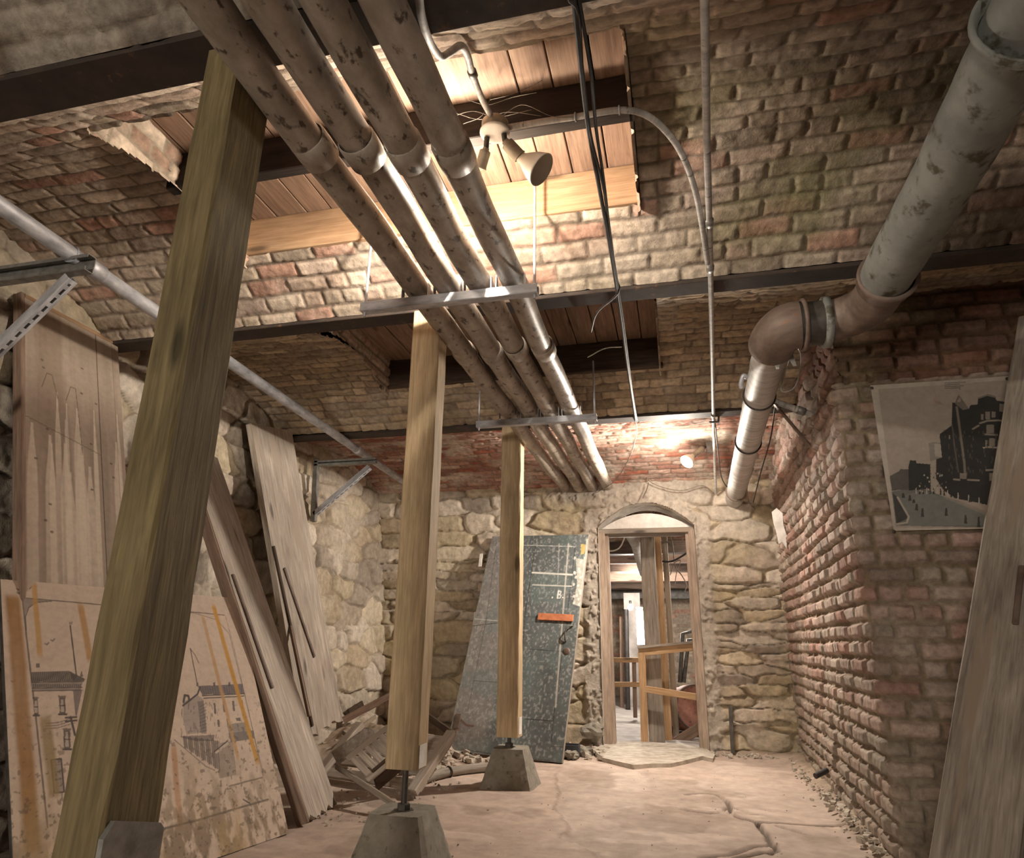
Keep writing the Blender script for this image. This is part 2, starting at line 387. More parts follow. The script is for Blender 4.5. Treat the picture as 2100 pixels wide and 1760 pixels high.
# rolled iron beams carrying the arches
for n_, (y0, y1) in enumerate(((1.20, 1.345), (2.89, 3.01), (4.81, 4.935))):
    b = MB(); yc = (y0+y1)/2
    b.box(frame((-.42, yc, 2.553), (0, 1, 0), (1, 0, 0)), (y1-y0, .022, 5.8), .003)
    b.box(frame((-.42, yc, 2.70), (0, 1, 0), (1, 0, 0)), (.018, .28, 5.8), .003)
    tag(b.build('trim_%d' % (n_+1), 'beam'), kind='structure')
b = MB(); b.box(frame((-.4, 3.3, 3.10), (1, 0, 0), (0, 0, 1)), (6.4, 8.4, .08), .01); tag(b.build('ceiling_light_block', 'dark'), kind='structure')  # unseen cover added above the decks to stop light leaking in
def deck(name, hole, zb, seed):
    b = MB(); x = hole[0]-.12; random.seed(seed)
    while x < hole[1]+.12:
        w = random.uniform(.13, .17); cx = x+w/2
        b.box(frame((cx, (hole[2]+hole[3])/2, zb+.015+random.uniform(-.003, .003)), (1, 0, 0), (0, 1, 0)), (w-.006, .03, hole[3]-hole[2]+.3), .003); x += w
    tag(b.build(name, 'plank'), kind='structure')
deck('ceiling_planks', HA, 2.98, 3); deck('ceiling_planks', HB, 2.96, 5)
def reveal(hole, top, k):
    u, v = mesh2(hole[2]-.02, hole[3]+.02, 2.60, top, .008)
    h, r, tl, d = bricks(u, v, .225, .083, .013, k); c = brickcol(h, r, d, [(206, 176, 148), (190, 150, 124), (214, 190, 164)], u, v, k)
    yy = u; zc = 2.57+.28*(1-((yy-(hole[2]+hole[3])/2)/.85)**2)
    keep = v > zc-.06
    tag(grid('ceiling_reveal', hole[0]-.005+.012*h+.008*tl+.01*(fbm(u*20, v*20, k)-.5), u, v, c, 'brick', keep, flip=False), kind='structure')
    tag(grid('ceiling_reveal', hole[1]+.005-.012*h, u, v, c, 'brick', keep, flip=True), kind='structure')
reveal(HA, 3.0, 51); reveal(HB, 2.98, 53)
def joist(y, z0, z1, t, m, x0=-2.1, x1=0.0):
    b = MB(); b.beam((x0, y, (z0+z1)/2), (x1, y, (z0+z1)/2), z1-z0, t, (0, 0, 1), .004, 10, .001)
    return tag(b.build('ceiling_joist', m), kind='structure')
joist(2.06, 2.80, 2.978, .055, 'shade_dark', -2.08, -.05); joist(2.565, 2.775, 2.978, .05, 'orange', -2.1, -.05); joist(1.585, 2.74, 2.978, .05, 'plank', -2.1, -.05)
joist(3.42, 2.80, 2.96, .06, 'dark'); joist(4.36, 2.74, 2.96, .05, 'dark'); joist(3.10, 2.62, 2.96, .05, 'dark')

# left wall: battered rubble
u, v = mesh2(-.6, 6.95, -.02, 2.98, .0115)
jx = .03*(fbm(u*11, v*11, 48, 4)-.5); jy = .03*(fbm(u*11, v*13, 49, 4)-.5)
h, r, tl, e = stones(u+jx, v+jy, .36, .21, 5, .05, 4.2)
hh = .034*h*(.4+1.0*r[2])+.034*tl*h+.026*(fbm(u*9, v*9, 3, 5)-.5)+.05*(fbm(u*1.2, v*1.2, 4, 3)-.5)
c = pick(r[0], STONE)*(.85+.3*r[1])[..., None]; c = lerp(L3((150, 128, 104))*np.ones_like(c), c, ss(-.01, .07, e)[..., None])
c = lerp(c, L3((216, 200, 178)), (ss(.45, .7, fbm(u*1.7, v*1.7, 9, 5))*.5)[..., None])
tag(grid('wall_left', -2.93-.105*v+hh, u, v, c, 'stone', None, None, False), kind='structure')
# back wall with the arched doorway
DX0, DX1, DZ = -.735, .20, 2.03
u, v = mesh2(-3.3, 1.25, -.02, 2.62, .0095)
jx = .03*(fbm(u*11, v*11, 58, 4)-.5); jy = .03*(fbm(u*11, v*13, 59, 4)-.5)
h, r, tl, e = stones(u+jx, v+jy, .44, .185, 61, .045, 4.6); hB = stones(u+jx, v+jy, .46, .095, 77, .04, 4.6)
sel = (u > .1) & (v+.15*(fbm(u*3, v*3, 57, 3)-.5) < 1.42) & (v+.1*(fbm(u*3, v*3, 56, 3)-.5) > .25) | (u < -1.6) & (v < 1.75) & (v > 1.2)
h = np.where(sel, hB[0], h); r = [np.where(sel, b_, a_) for a_, b_ in zip(r, hB[1])]; tl = np.where(sel, hB[2], tl); e = np.where(sel, hB[3], e)
arch = DZ+.235*(1-((u+.268)/.468)**2)
dist = np.maximum(np.maximum(DX0-u, u-DX1), v-np.where(np.abs(u+.268) < .468, arch, DZ+0*u)); dist = dist+.10*(fbm(u*4, v*4, 66, 4)-.5)
cm = 1-ss(.10, .19, dist); cm = np.maximum(cm, ss(2.22, 2.32, v+.15*(fbm(u*3, v*3, 68, 3)-.5))*ss(-1.5, -1.0, u)*(1-ss(.2, .5, u)))
hs = .042*h*(.4+1.0*r[2])+.040*tl*h+.030*(fbm(u*9, v*11, 63, 5)-.5)+.05*(fbm(u*1.3, v*1.3, 64, 3)-.5)
hc = .055+.03*(fbm(u*7, v*7, 67, 5)-.5)+.02*ss(.55, .7, fbm(u*20, v*20, 69, 3))
hh = lerp(hs, hc, cm)
cs = pick(r[0], STONE)*(.82+.34*r[1])[..., None]; cs = lerp(L3((140, 118, 92))*np.ones_like(cs), cs, ss(-.01, .07, e)[..., None])
cs = lerp(cs, L3((186, 168, 120)), (ss(.5, .7, fbm(u*2.3+8, v*2.3, 71, 4))*.4)[..., None])
cc = L3((184, 170, 152))*(.75+.5*fbm(u*6, v*6, 72, 5))[..., None]
c = lerp(cs, cc, cm[..., None])
hole = (u > DX0) & (u < DX1) & (v < arch)
mask = ~hole
tag(grid('wall_back', u, 6.77-hh, v, c, 'stone', mask, None, False), kind='structure')
# pier of old brick: long side face, rounded corner, front face
LS = 3.12; RC = .03
u, v = mesh2(-LS-.1, 1.62, -.02, 2.95, .0085)
h, r, tl, d = bricks(u+.02, v, .225, .0865, .016, 83, .010, .3)
jut = ss(.0, .05, -np.abs(u)+.09)
hh = .028*h*(.5+.8*r[2])+.014*tl*h+.012*(fbm(u*16, v*16, 86, 4)-.5)+.02*(fbm(u*1.1, v*1.1, 87, 3)-.5)
c = brickcol(h, r, d, PAL_P, u, v, 83, (138, 116, 88), .4)
up_ = ss(2.265, 2.275, v+.004*(fbm(u*30, v*30, 98, 2)-.5))*ss(-.75, -.6, u); hh = hh-.035*up_
c = lerp(c, c*L3((178, 150, 136))*1.2, up_[..., None])  # older recessed courses, tint also darkened for the drain pipe's shade
olive = ss(.45, .65, fbm(u*2.5, v*2.5, 90, 4))*ss(-.1, .15, u)*.38
c = lerp(c, L3((140, 128, 92)), olive[..., None])
lowg = (1-ss(.1, 1.0, v+.3*(fbm(u*2, v*2, 92, 3)-.5)))*.6; c = lerp(c, L3((150, 138, 118)), lowg[..., None])
side = u < 0
a = np.clip((u+RC)/(2*RC), 0, 1)*PI/2
px_ = np.where(u < -RC, .895-hh+.024*(-u-RC), np.where(u > RC, .895+RC+(u-RC), .895+RC-(RC+hh)*np.cos(a)))
py_ = np.where(u < -RC, 3.66+RC+(-u-RC), np.where(u > RC, 3.66-hh, 3.66+RC-(RC+hh)*np.sin(a)))
tag(grid('wall_right', px_, py_, v, c, 'brick', None, None, False), kind='structure')
b = MB(); b.box(frame((2.5, 1.6, 1.45), (1, 0, 0), (0, 0, 1)), (.1, 4.4, 3.0), .01); tag(b.build('wall_far_right', 'plaster'), kind='structure')

# floor
def poly_dist(X, Y, P):
    D = np.full(X.shape, 9.)
    for (a, b_) in zip(P[:-1], P[1:]):
        ex, ey = b_[0]-a[0], b_[1]-a[1]; q = np.clip(((X-a[0])*ex+(Y-a[1])*ey)/(ex*ex+ey*ey+1e-9), 0, 1)
        D = np.minimum(D, np.hypot(X-a[0]-q*ex, Y-a[1]-q*ey))
    return D
def inside(X, Y, P):
    r = np.zeros(X.shape, bool); n = len(P)
    for i in range(n):
        x0, y0 = P[i]; x1, y1 = P[(i+1) % n]
        if y0 == y1: continue
        r ^= ((Y < y0) != (Y < y1)) & (X < (x1-x0)*(Y-y0)/(y1-y0)+x0)
    return r
def fl(pts, s=2.933, ox=1200, oy=1160): return [tuple(at(ox+x/s, oy+y/s, z=0)[:2]) for x, y in pts]
u, v = mesh2(-3.1, 2.45, -.6, 6.95, .0125)
X = u; Y = v
cracks = [(fl([(610, 1370), (720, 1362), (800, 1372), (850, 1400), (865, 1440), (885, 1485), (950, 1510), (1030, 1528), (1200, 1530), (1400, 1545), (1590, 1550)]), 1.),
          (fl([(1030, 1528), (1060, 1570), (1100, 1610), (1130, 1660), (1155, 1690), (1110, 1715), (1060, 1705), (1000, 1720), (900, 1745)]), 1.),
          (fl([(560, 1445), (640, 1465), (740, 1475), (820, 1465), (855, 1440)]), .6), (fl([(865, 1430), (920, 1455), (1020, 1485)]), .6),
          (fl([(1140, 1655), (1000, 1665), (870, 1720), (700, 1735)]), .6), (fl([(1350, 1600), (1240, 1570), (1150, 1545)]), .4)]
wx = X+.03*(fbm(X*9, Y*9, 1, 4)-.5); wy = Y+.05*(fbm(X*9, Y*9, 2, 4)-.5)
hz = .012*(fbm(X*1.3, Y*1.3, 5, 4)-.5)+.003*(fbm(X*12, Y*12, 6, 4)-.5)
c = np.ones(X.shape+(3,))*L3((188, 162, 144)); c = c*(.82+.36*fbm(X*1.8, Y*2.4, 8, 5))[..., None]
for P_, s_ in cracks:
    D = poly_dist(wx, wy, P_); f = 1-ss(.006, .022, D); hz = hz-.03*s_*f; c = lerp(c, L3((84, 68, 56)), (.85*s_*f)[..., None])
# the thicker skim coat that has broken away on one side
edge = [tuple(at(600+x/2.933, 1160+y/2.933, z=0)[:2]) for x, y in ((1590, 1260), (1610, 1380), (1580, 1470), (1650, 1560), (1620, 1640), (1720, 1690), (1850, 1755), (1880, 1900))]
E_ = poly_dist(wx, wy, edge); xe = np.interp(Y, [p[1] for p in edge][::-1], [p[0] for p in edge][::-1]); sd = X+.07*(fbm(X*8, Y*8, 33, 4)-.5)-xe
inn = ss(0, .03, sd)*ss(2.4, 2.9, Y)*(1-ss(5.2, 5.7, Y)); hz = hz-.014*inn
c = lerp(c, c*np.array([.93, .95, .96]), inn[..., None]); c = lerp(c, L3((140, 118, 100)), ((1-ss(.0, .02, np.abs(sd)))*.65*(inn > -1)*ss(2.4, 2.9, Y)*(1-ss(5.2, 5.7, Y)))[..., None])
fl2 = ss(.56, .66, fbm(X*2.6+4, Y*5, 14, 5)); hz = hz+.004*fl2; c = lerp(c, L3((206, 182, 164)), (.6*fl2)[..., None])
dk = ss(.60, .72, fbm(X*3.4, Y*3.4, 19, 4)); c = lerp(c, L3((150, 128, 108)), (.55*dk)[..., None])
# dirt banked against the walls
rt = 1-ss(.0, .16, (.93-X)+.08*(fbm(X*7, Y*7, 21, 4)-.5)); rt = rt*ss(3.5, 3.8, Y)
bk = 1-ss(.0, .3, (6.74-Y)+.25*(fbm(X*4, Y*4, 22, 4)-.5)); lf = 1-ss(.0, .5, (X+2.95)+.3*(fbm(X*4, Y*4, 23, 4)-.5))
lc = 1-ss(.1, .95, np.hypot((X+2.55)/.95, (Y-5.75)/1.0)+.25*(fbm(X*5, Y*5, 24, 4)-.5))
bank = np.clip(np.maximum(np.maximum(rt*.8, bk*.6*(1-ss(-.9, -.7, X)*(1-ss(.15, .35, X)))), lf*.4), 0, 1)
hz = hz+.055*bank*(.6+.8*fbm(X*14, Y*14, 25, 4))+.20*lc*(.7+.6*fbm(X*9, Y*9, 26, 4))
c = lerp(c, L3((150, 128, 96)), (.75*np.maximum(bank, lc))[..., None]); c = c*(1-.25*np.maximum(bank, lc)*fbm(X*30, Y*30, 27, 3))[..., None]
tag(grid('floor', X, Y, hz, c, 'floor', None, None, False), kind='structure')
def floorz(x, y): return .0

# ------------------------------------------------------------------ timber posts on their piers
def post(x0, x1, y0, y1, z0, z1, mat, label, n=18):
    t = thing('timber_post', label, 'post', ((x0+x1)/2, (y0+y1)/2, z0 if z0 < .1 else .0), None)
    b = MB(); b.beam(((x0+x1)/2, (y0+y1)/2, z0), ((x0+x1)/2, (y0+y1)/2, z1), x1-x0, y1-y0, (1, 0, 0), .007, n, .0018); b.build('shaft', mat, t)
    return t
t1 = post(-1.232, -1.12, 1.25, 1.413, 0.0, 2.546, 'timber1', 'thick dark brown timber post nearest the camera, steel plate low on its side', 22)
b = MB(); X_ = -1.12+.006
pl = [at(205, 1708, x=X_), at(225, 1692, x=X_), at(318, 1690, x=X_), at(327, 1700, x=X_)]
pl = [(p.y, p.z) for p in pl]; y_lo, y_hi = 1.245, 1.412
b.prism([(y_lo, .30), (y_lo, .545), (y_lo+.022, .572), (y_hi-.012, .540), (y_hi, .528), (y_hi, .30)], frame((X_, 0, 0), (0, 1, 0), (1, 0, 0)), .012)
pt = b.build('side_plate', 'steel', t1, 'grey steel plate')
b = MB(); b.lathe([(0, .022), (.011, .022), (.013, .016), (.013, 0), (.024, 0), (.024, -.006)], frame((X_+.012, 1.335, .505), (0, 1, 0), (1, 0, 0)), 6); b.build('bolt', 'dsteel', pt)
t2 = post(-1.24, -1.092, 2.885, 3.005, .405, 2.545, 'timber', 'tan timber post in the middle, standing on the larger nearer concrete pier')
b = MB(); b.box(frame((-1.0905, 2.94, .455), (0, 1, 0), (0, 0, 1)), (.085, .002, .09), .0005); b.build('treatment_tag', 'paper', t2)
t3 = post(-1.258, -1.106, 4.80, 4.935, .300, 2.545, 'timber', 'tan timber post in front of the leaning metal door, on the smaller concrete pier')
b = MB(); b.box(frame((-1.1045, 4.87, .37), (0, 1, 0), (0, 0, 1)), (.085, .002, .11), .0005); b.build('treatment_tag', 'paper', t3)
for t, (x, y, z0, z1) in ((t2, (-1.166, 2.945, .245, .405)), (t3, (-1.182, 4.868, .235, .300))):
    b = MB(); b.tube([(x, y, z0-.02), (x, y, z1+.01)], .013, 12); b.build('threaded_rod', 'dsteel', t)
    b = MB(); b.lathe([(.001, .024), (.026, .024), (.028, .02), (.028, 0), (.045, 0), (.045, -.004)], frame((x, y, z0+.001), (1, 0, 0), (0, 0, 1)), 6, 0, False); b.build('nut', 'dsteel', t)
def pier(x, y, w0, w1, h, label):
    b = MB(); vs = []; n = 10
    for k in range(n+1):
        f = k/n; w = w0+(w1-w0)*f
        for q in range(24):
            a = q % 6/6; sd = q//6; p = [(-1+2*a, -1), (1, -1+2*a), (1-2*a, 1), (-1, 1-2*a)][sd]
            cr = .93 if (abs(p[0]) > .99 and abs(p[1]) > .99) else 1
            j = 1+random.uniform(-.012, .012); vs.append(Vector((x+p[0]*w/2*cr*j, y+p[1]*w/2*cr*j, -.01+h*f+(.01*f))))
    fs = [(k*24+i, k*24+(i+1) % 24, k*24+24+(i+1) % 24, k*24+24+i) for k in range(n) for i in range(24)]+[tuple(n*24+i for i in range(24))]
    b.add(vs, fs)
    return tag(b.build('concrete_pier', 'conc'), label, 'footing', 'concrete pier blocks under the posts')
pier(-1.17, 2.95, .39, .225, .245, 'larger grey concrete pier block at the bottom edge, under the middle post')
pier(-1.165, 4.86, .37, .215, .235, 'smaller concrete pier block farther back, in front of the leaning metal door')

# ------------------------------------------------------------------ the four lagged pipes and their hangers
PXS = (-1.055, -.905, -.765, -.618); PR = .056
plab = ('leftmost of the four parallel pipes under the ceiling, against the posts', 'second from the left of the four parallel ceiling pipes', 'third from the left of the four parallel ceiling pipes', 'rightmost of the four parallel ceiling pipes, beside the ceiling lamp')
for k, x in enumerate(PXS):
    t = thing('lagged_pipe', plab[k], 'pipe', (x, 3.5, 2.38), 'four parallel pipes under the ceiling')
    b = MB(); n = 60; pts = [(x+.004*math.sin(i*.7+k)-.012*(i/n), -.4+7.25*i/n, 2.437+.006*math.sin(i*.35+k*2)+.02*ss(4, 7, -.4+7.25*i/n)) for i in range(n+1)]
    b.tube(pts, PR, 20, True, 0, [PR*(1+.02*math.sin(i*1.7+k)) for i in range(n+1)]); b.build('pipe', 'pipe', t)
    for yy in (1.52+.04*k, 3.16+.03*(k % 2)):
        s = MB(); s.lathe([(PR+.001, 0), (PR+.007, .004), (PR+.008, .05), (PR+.007, .10), (PR+.001, .104)], frame((x-.012*(yy/7), yy, 2.437), (1, 0, 0), (0, 1, 0)), 22); s.build('sleeve_coupling', 'pipe', t)
def trapeze(y, z, x0, x1, rods, label):
    t = thing('pipe_hanger', label, 'hanger', ((x0+x1)/2, y, z), 'trapeze hangers under the pipes')
    b = MB(); w, hh, th = .042, .040, .004; M = frame((0, y, z), (0, 1, 0), (1, 0, 0))
    for (dx, dz, sx, sz) in ((0, -hh/2, w, th), (-w/2, 0, th, hh), (w/2, 0, th, hh), (-w/2+.006, hh/2, .012, th), (w/2-.006, hh/2, .012, th)):
        b.box(frame(((x0+x1)/2, y+dx, z+dz), (0, 1, 0), (1, 0, 0)), (sx, sz, x1-x0), .0008)
    b.build('channel', 'galv', t)
    for (xr, zt) in rods:
        r = MB(); r.tube([(xr, y, z-.04), (xr, y, zt)], .006, 8); ro = r.build('hanger_rod', 'galv', t)
        r = MB(); r.lathe([(0, .014), (.013, .014), (.013, 0), (.020, 0), (.020, -.004), (0, -.004)], frame((xr, y, z-.032), (1, 0, 0), (0, 0, 1)), 6, 0, False); r.build('nut', 'steel', ro)
    for x in PXS:
        for sx in (-1, 1):
            c = MB(); c.box(frame((x-.004+sx*(PR+.006), y+.003, z+.05), (1, 0, 0), (0, 0, 1)), (.004, .03, .075), .001); c.build('clamp', 'galv', t)
trapeze(2.475, 2.354, -1.315, -.50, ((-1.30, 2.83), (-.515, 2.975)), 'nearer steel trapeze channel carrying the four pipes, lit bright along its top')
trapeze(4.215, 2.354, -1.285, -.45, ((-1.27, 2.74), (-.465, 2.765)), 'farther steel trapeze channel carrying the four pipes, above the second tan post')

# ------------------------------------------------------------------ galvanised pipe on wall brackets
ga, gb = at(150, 524, y=2.0), at(738, 926, y=5.19); gd = (gb-ga)/(5.19-2.0)
t = thing('galvanised_pipe', 'bright galvanised pipe running along the left wall on strut brackets', 'pipe', ga)
b = MB(); b.tube([ga+gd*(-1.9), ga+gd*1.6, ga+gd*3.0, ga+gd*4.78], .034, 20); b.build('pipe', 'galv', t)
for s_ in (0.0, 3.02):
    b = MB(); b.lathe([(.034, 0), (.040, .004), (.040, .08), (.034, .084)], along(ga+gd*(s_+.08), ga+gd*(s_+1)), 22); b.build('coupling', 'galv', t)
def strut(b, p0, p1, hint, w=.041, slots=False):
    M = along(p0, p1, hint); L = (Vector(p1)-Vector(p0)).length; th = .004
    for (x, y, sx, sy) in ((0, -w/2, w, th), (-w/2, 0, th, w), (w/2, 0, th, w), (-w/2+.006, w/2, .012, th), (w/2-.006, w/2, .012, th)):
        if slots and y < 0 and x == 0:
            for sd in (-1, 1): b.box(M @ Matrix.Translation((sd*w*.33, y, L/2)), (w*.34, th, L), .0006)
            n = int(L/.05)
            for k in range(n+1): b.box(M @ Matrix.Translation((0, y, min(L-.009, .009+k*L/n))), (w*.36, th, .02), .0006)
        else: b.box(M @ Matrix.Translation((x, y, L/2)), (sx, sy, L), .0008)
def bracket(wall, tip, top, bot, brl, brt, label):
    t = thing('strut_bracket', label, 'bracket', wall, 'strut brackets on the left wall')
    b = MB(); strut(b, bot, top, (0, 1, 0)); b.build('wall_channel', 'steel', t)
    b = MB(); M = along(wall, tip, (0, 0, 1)); L = (Vector(tip)-Vector(wall)).length; ah = .075 if tip[1] < 3 else .045
    for (x, y, sx, sy) in ((-ah/2, 0, .004, .041), (ah/2, 0, .004, .041), (0, -.0205, ah, .004), (ah/2-.008, .0205, .016, .004), (-ah/2+.008, .0205, .016, .004)): b.box(M @ Matrix.Translation((x, y, L/2)), (sx, sy, L), .0008)
    b.build('arm', 'steel', t)
    b = MB(); strut(b, brl, brt, (0, 1, 0), .041, True); b.build('slotted_brace', 'galv', t)
    return t
tp = at(186, 541, y=2.0); zl = tp.z
br1 = bracket((-3.12, 2.0, zl), tp, (-3.10, 2.0, zl+.12), (-3.08, 2.0, 1.72), at(-160, 868, y=2.0), at(146, 571, y=2.0), 'steel strut bracket at the left edge holding the galvanised pipe, with a slotted brace')
t_p = at(772, 945, y=5.19); zl = t_p.z
br2 = bracket((-3.08, 5.19, zl), t_p, (-3.07, 5.19, zl+.04), at(643, 1070, y=5.19), at(645, 1055, y=5.19), at(758, 958, y=5.19), 'small steel strut bracket farther back near the room corner, under the galvanised pipe')
for br, y, gp in ((br1, 2.0, ga), (br2, 5.19, gb)):
    c = MB(); c.torus(frame(gp+Vector((0, -.01, 0)), (1, 0, 0), gd), .037, .004, 20, 6); cb = c.build('pipe_clamp', 'galv', br)
    c = MB(); c.torus(frame(gp+Vector((0, -.01, .050)), (1, 0, 0), (0, 1, 0)), .010, .004, 14, 6); c.build('eye_bolt', 'galv', cb)

# ------------------------------------------------------------------ painted / printed faces
def rast(P0, ex, ey, W, H, nu, nv, base):
    n = ex.cross(ey).normalized()
    U, V = np.meshgrid(np.linspace(0, W, nu), np.linspace(0, H, nv)); c = np.ones(U.shape+(3,))*L3(base)
    def q(px, py): p = onplane(px, py, P0, n)-P0; return (p.dot(ex), p.dot(ey))
    R = dict(U=U, V=V, c=c, q=q, n=n)
    def poly(pts, col, a=1., px=True):
        P = [q(*p) for p in pts] if px else pts; m = inside(U, V, P); R['c'][m] = lerp(R['c'][m], L3(col), a)
    def line(pts, col, w, a=1., px=True, soft=.5):
        P = [q(*p) for p in pts] if px else pts; f = (1-ss(w*soft, w, poly_dist(U, V, P)))*a; R['c'] = lerp(R['c'], L3(col), f[..., None])
    R['poly'] = poly; R['line'] = line; return R
def face(R, name, P0, ex, ey, mat, parent, off=.0):
    U, V = R['U'], R['V']; n = R['n']; B = [P0[i]+ex[i]*U+ey[i]*V+n[i]*off for i in range(3)]
    G = np.stack([U+P0[1]*3, V+P0[0]*5, 0*U], -1)
    return grid(name, B[0], B[1], B[2], R['c'], mat, None, parent, False, True, G)

# drawing panel leaning on the left wall
B0 = Vector((-1.934, 3.377, .006)); e = Vector((-.081, -.412, 0)).normalized(); upv = Vector((-.5328, .1047, 1.1131)).normalized()
up_ = (upv-e*upv.dot(e)).normalized(); PW, PH = 1.268, 1.262
P0 = B0+e*PW; ex = -e; ey = up_
tpn = thing('drawing_panel', 'large stained panel with a street drawing, leaning low at the left wall', 'panel', B0+e*PW/2)
b = MB(); nn = ex.cross(ey).normalized(); b.box(frame(P0+ex*PW/2+ey*PH/2-nn*.011, ex, ey), (PW, .020, PH), .003); b.build('backing_board', 'dsteel', tpn)
R = rast(P0, ex, ey, PW, PH, 520, 500, (206, 180, 158)); U, V = R['U'], R['V']
R['c'] = R['c']*(.9+.2*fbm(U*5, V*5, 3, 5))[..., None]
ink = (96, 84, 80)
ln, po = R['line'], R['poly']
def crop4(L): return [(x/3.385, 1180+y/3.385) for x, y in L]
def crop5(L): return [(330+x/4, 1300+y/4) for x, y in L]
ln(crop4([(155, 155), (180, 400), (250, 1000), (330, 1750)]), ink, .0045, .8); ln(crop4([(155, 157), (480, 185), (700, 205)])+[(340, 1250), (400, 1256), (460, 1262)], ink, .004, .8)
po(crop4([(155, 158), (360, 178), (260, 188), (205, 220), (178, 262), (172, 300)]), (140, 124, 114), .8)
ln(crop4([(360, 180), (250, 190), (200, 225), (175, 290), (182, 380)]), ink, .003, .8)
ln([(340, 1252), (400, 1258), (445, 1272), (470, 1300), (500, 1420), (540, 1590)], ink, .003, .6)
ln([(462, 1262), (480, 1330), (508, 1450), (540, 1600)], ink, .0025, .5)
ln(crop4([(487, 350), (530, 700)]), ink, .004); po(crop4([(478, 325), (505, 322), (500, 345), (482, 345)]), ink, .5)
for bx, by in ((325, 475), (365, 450), (130, 95), (130, 120), (205, 85), (68, 318), (92, 735)): ln(crop4([(bx-12, by), (bx, by+8), (bx+12, by-6)]), ink, .004, .7)
# left house
po(crop4([(250, 640), (250, 612), (275, 612), (275, 640)]), ink, .8)
po(crop4([(212, 672), (480, 665), (530, 705), (510, 740), (222, 740)]), (122, 108, 100), .9)
for k in range(22): ln(crop4([(215+k*13, 674), (222+k*13.2, 738)]), (84, 74, 70), .0022, .8)
po(crop4([(480, 665), (590, 720), (580, 740), (510, 740)]), (92, 82, 78), .9); po(crop4([(552, 705), (566, 660), (578, 705)]), ink, .8)
po(crop4([(222, 742), (575, 735), (560, 805), (228, 808)]), (150, 134, 124), .9)
for k in range(26): po(crop4([(228+k*13, 755), (236+k*13, 755), (236+k*13, 778), (228+k*13, 778)]), (92, 82, 78), .8)
for yy in (745, 785, 803): ln(crop4([(222, yy), (570, yy-6)]), ink, .0028, .8)
po(crop4([(505, 800), (570, 800), (530, 990), (520, 960)]), (112, 100, 96), .8)
def window(x0, y0, x1, y1):
    po(crop4([(x0-6, y0-12), (x1+6, y0-12), (x1+6, y0), (x0-6, y0)]), ink, .75); po(crop4([(x0, y0), (x1, y0), (x1+4, y1), (x0+6, y1)]), (104, 92, 88), .9)
    m = (x0+x1)/2; po(crop4([(m-8, y0+14), (m+8, y0+14), (m+16, y1-14), (m-10, y1-14)]), (188, 166, 148), .9); ln(crop4([(x0+4, (y0+y1)/2), (x1, (y0+y1)/2)]), ink, .003); ln(crop4([(x0, y1+4), (x1+8, y1+4)]), ink, .005)
window(232, 858, 262, 970); window(408, 848, 452, 962); window(438, 1075, 486, 1205)
for k in range(3): ln(crop4([(315, 1030+k*18), (400, 1024+k*18), (520, 985+k*20)]), ink, .0022, .7)
ln(crop4([(490, 985), (520, 1110)]), ink, .006); ln(crop4([(455, 990), (530, 985)]), ink, .005); ln(crop4([(455, 1015), (530, 1008)]), ink, .005)
po(crop4([(355, 1282), (425, 1275), (445, 1505), (375, 1512)]), (160, 142, 130), .9); ln(crop4([(355, 1282), (425, 1275), (445, 1505), (375, 1512), (355, 1282)]), ink, .004)
for k in range(4): ln(crop4([(365+k*2, 1320+k*50), (425, 1312+k*50)]), ink, .002, .6)
# right block and street front
po(crop5([(300, 430), (670, 412), (682, 488), (340, 500)]), (112, 102, 106), .9)
for k in range(18): ln(crop5([(318+k*20, 430), (338+k*19, 498)]), (84, 76, 80), .002, .6)
for cx in (298, 436, 560): po(crop5([(cx-8, 400), (cx+8, 398), (cx+10, 428), (cx-8, 430)]), ink, .85)
ln(crop5([(340, 508), (682, 492)]), ink, .004); ln(crop5([(350, 530), (680, 512)]), ink, .0035)
po(crop5([(185, 560), (240, 530), (300, 500), (345, 540), (380, 800), (210, 830), (180, 700)]), (160, 144, 136), .8)
po(crop5([(300, 560), (350, 545), (375, 820), (330, 820)]), (118, 106, 104), .7)
ln(crop5([(180, 590), (245, 540), (300, 495), (320, 440)]), ink, .006); ln(crop5([(185, 560), (195, 505), (225, 510), (232, 545)]), ink, .008)
for k in range(9): ln(crop5([(318, 600+k*26), (372, 570+k*28)]), ink, .0025, .6)
for x_, y_, w_, h_ in ((430, 570, 16, 85), (505, 560, 16, 85), (582, 552, 18, 82), (655, 545, 14, 60), (460, 705, 16, 60), (535, 698, 16, 50), (612, 690, 36, 26)): po(crop5([(x_, y_), (x_+w_, y_-2), (x_+w_+8, y_+h_), (x_+8, y_+h_)]), (100, 90, 88), .85)
po(crop5([(540, 745), (700, 725), (745, 800), (560, 820)]), (132, 124, 118), .75); po(crop5([(555, 815), (760, 795), (770, 860), (570, 890)]), (112, 106, 104), .85)
po(crop5([(160, 840), (440, 830), (430, 880), (280, 880), (165, 850)]), (120, 108, 104), .8)
for k in range(18): ln(crop5([(190+k*16, 850+k*2), (200+k*16.5, 930+k*11)]), (88, 78, 76), .0045 if k % 3 else .009, .75)
po(crop5([(440, 900), (590, 880), (620, 1160), (480, 1190)]), (120, 108, 102), .55); po(crop5([(436, 970), (545, 880), (556, 905), (455, 985)]), (196, 176, 156), .95); ln(crop5([(436, 970), (545, 880)]), ink, .004)
for k in range(26):
    x_, y_ = 130+random.random()*330, 560+random.random()*280; ln(crop5([(x_, y_), (x_+random.uniform(-8, 8), y_+random.uniform(15, 45))]), ink, .003, .6)
ln(crop5([(110, 870), (240, 980), (370, 1090), (440, 1120)]), ink, .003, .7); ln(crop5([(240, 120), (295, 400)]), ink, .0035); ln(crop5([(245, 130), (280, 175), (310, 240)]), ink, .004, .7)
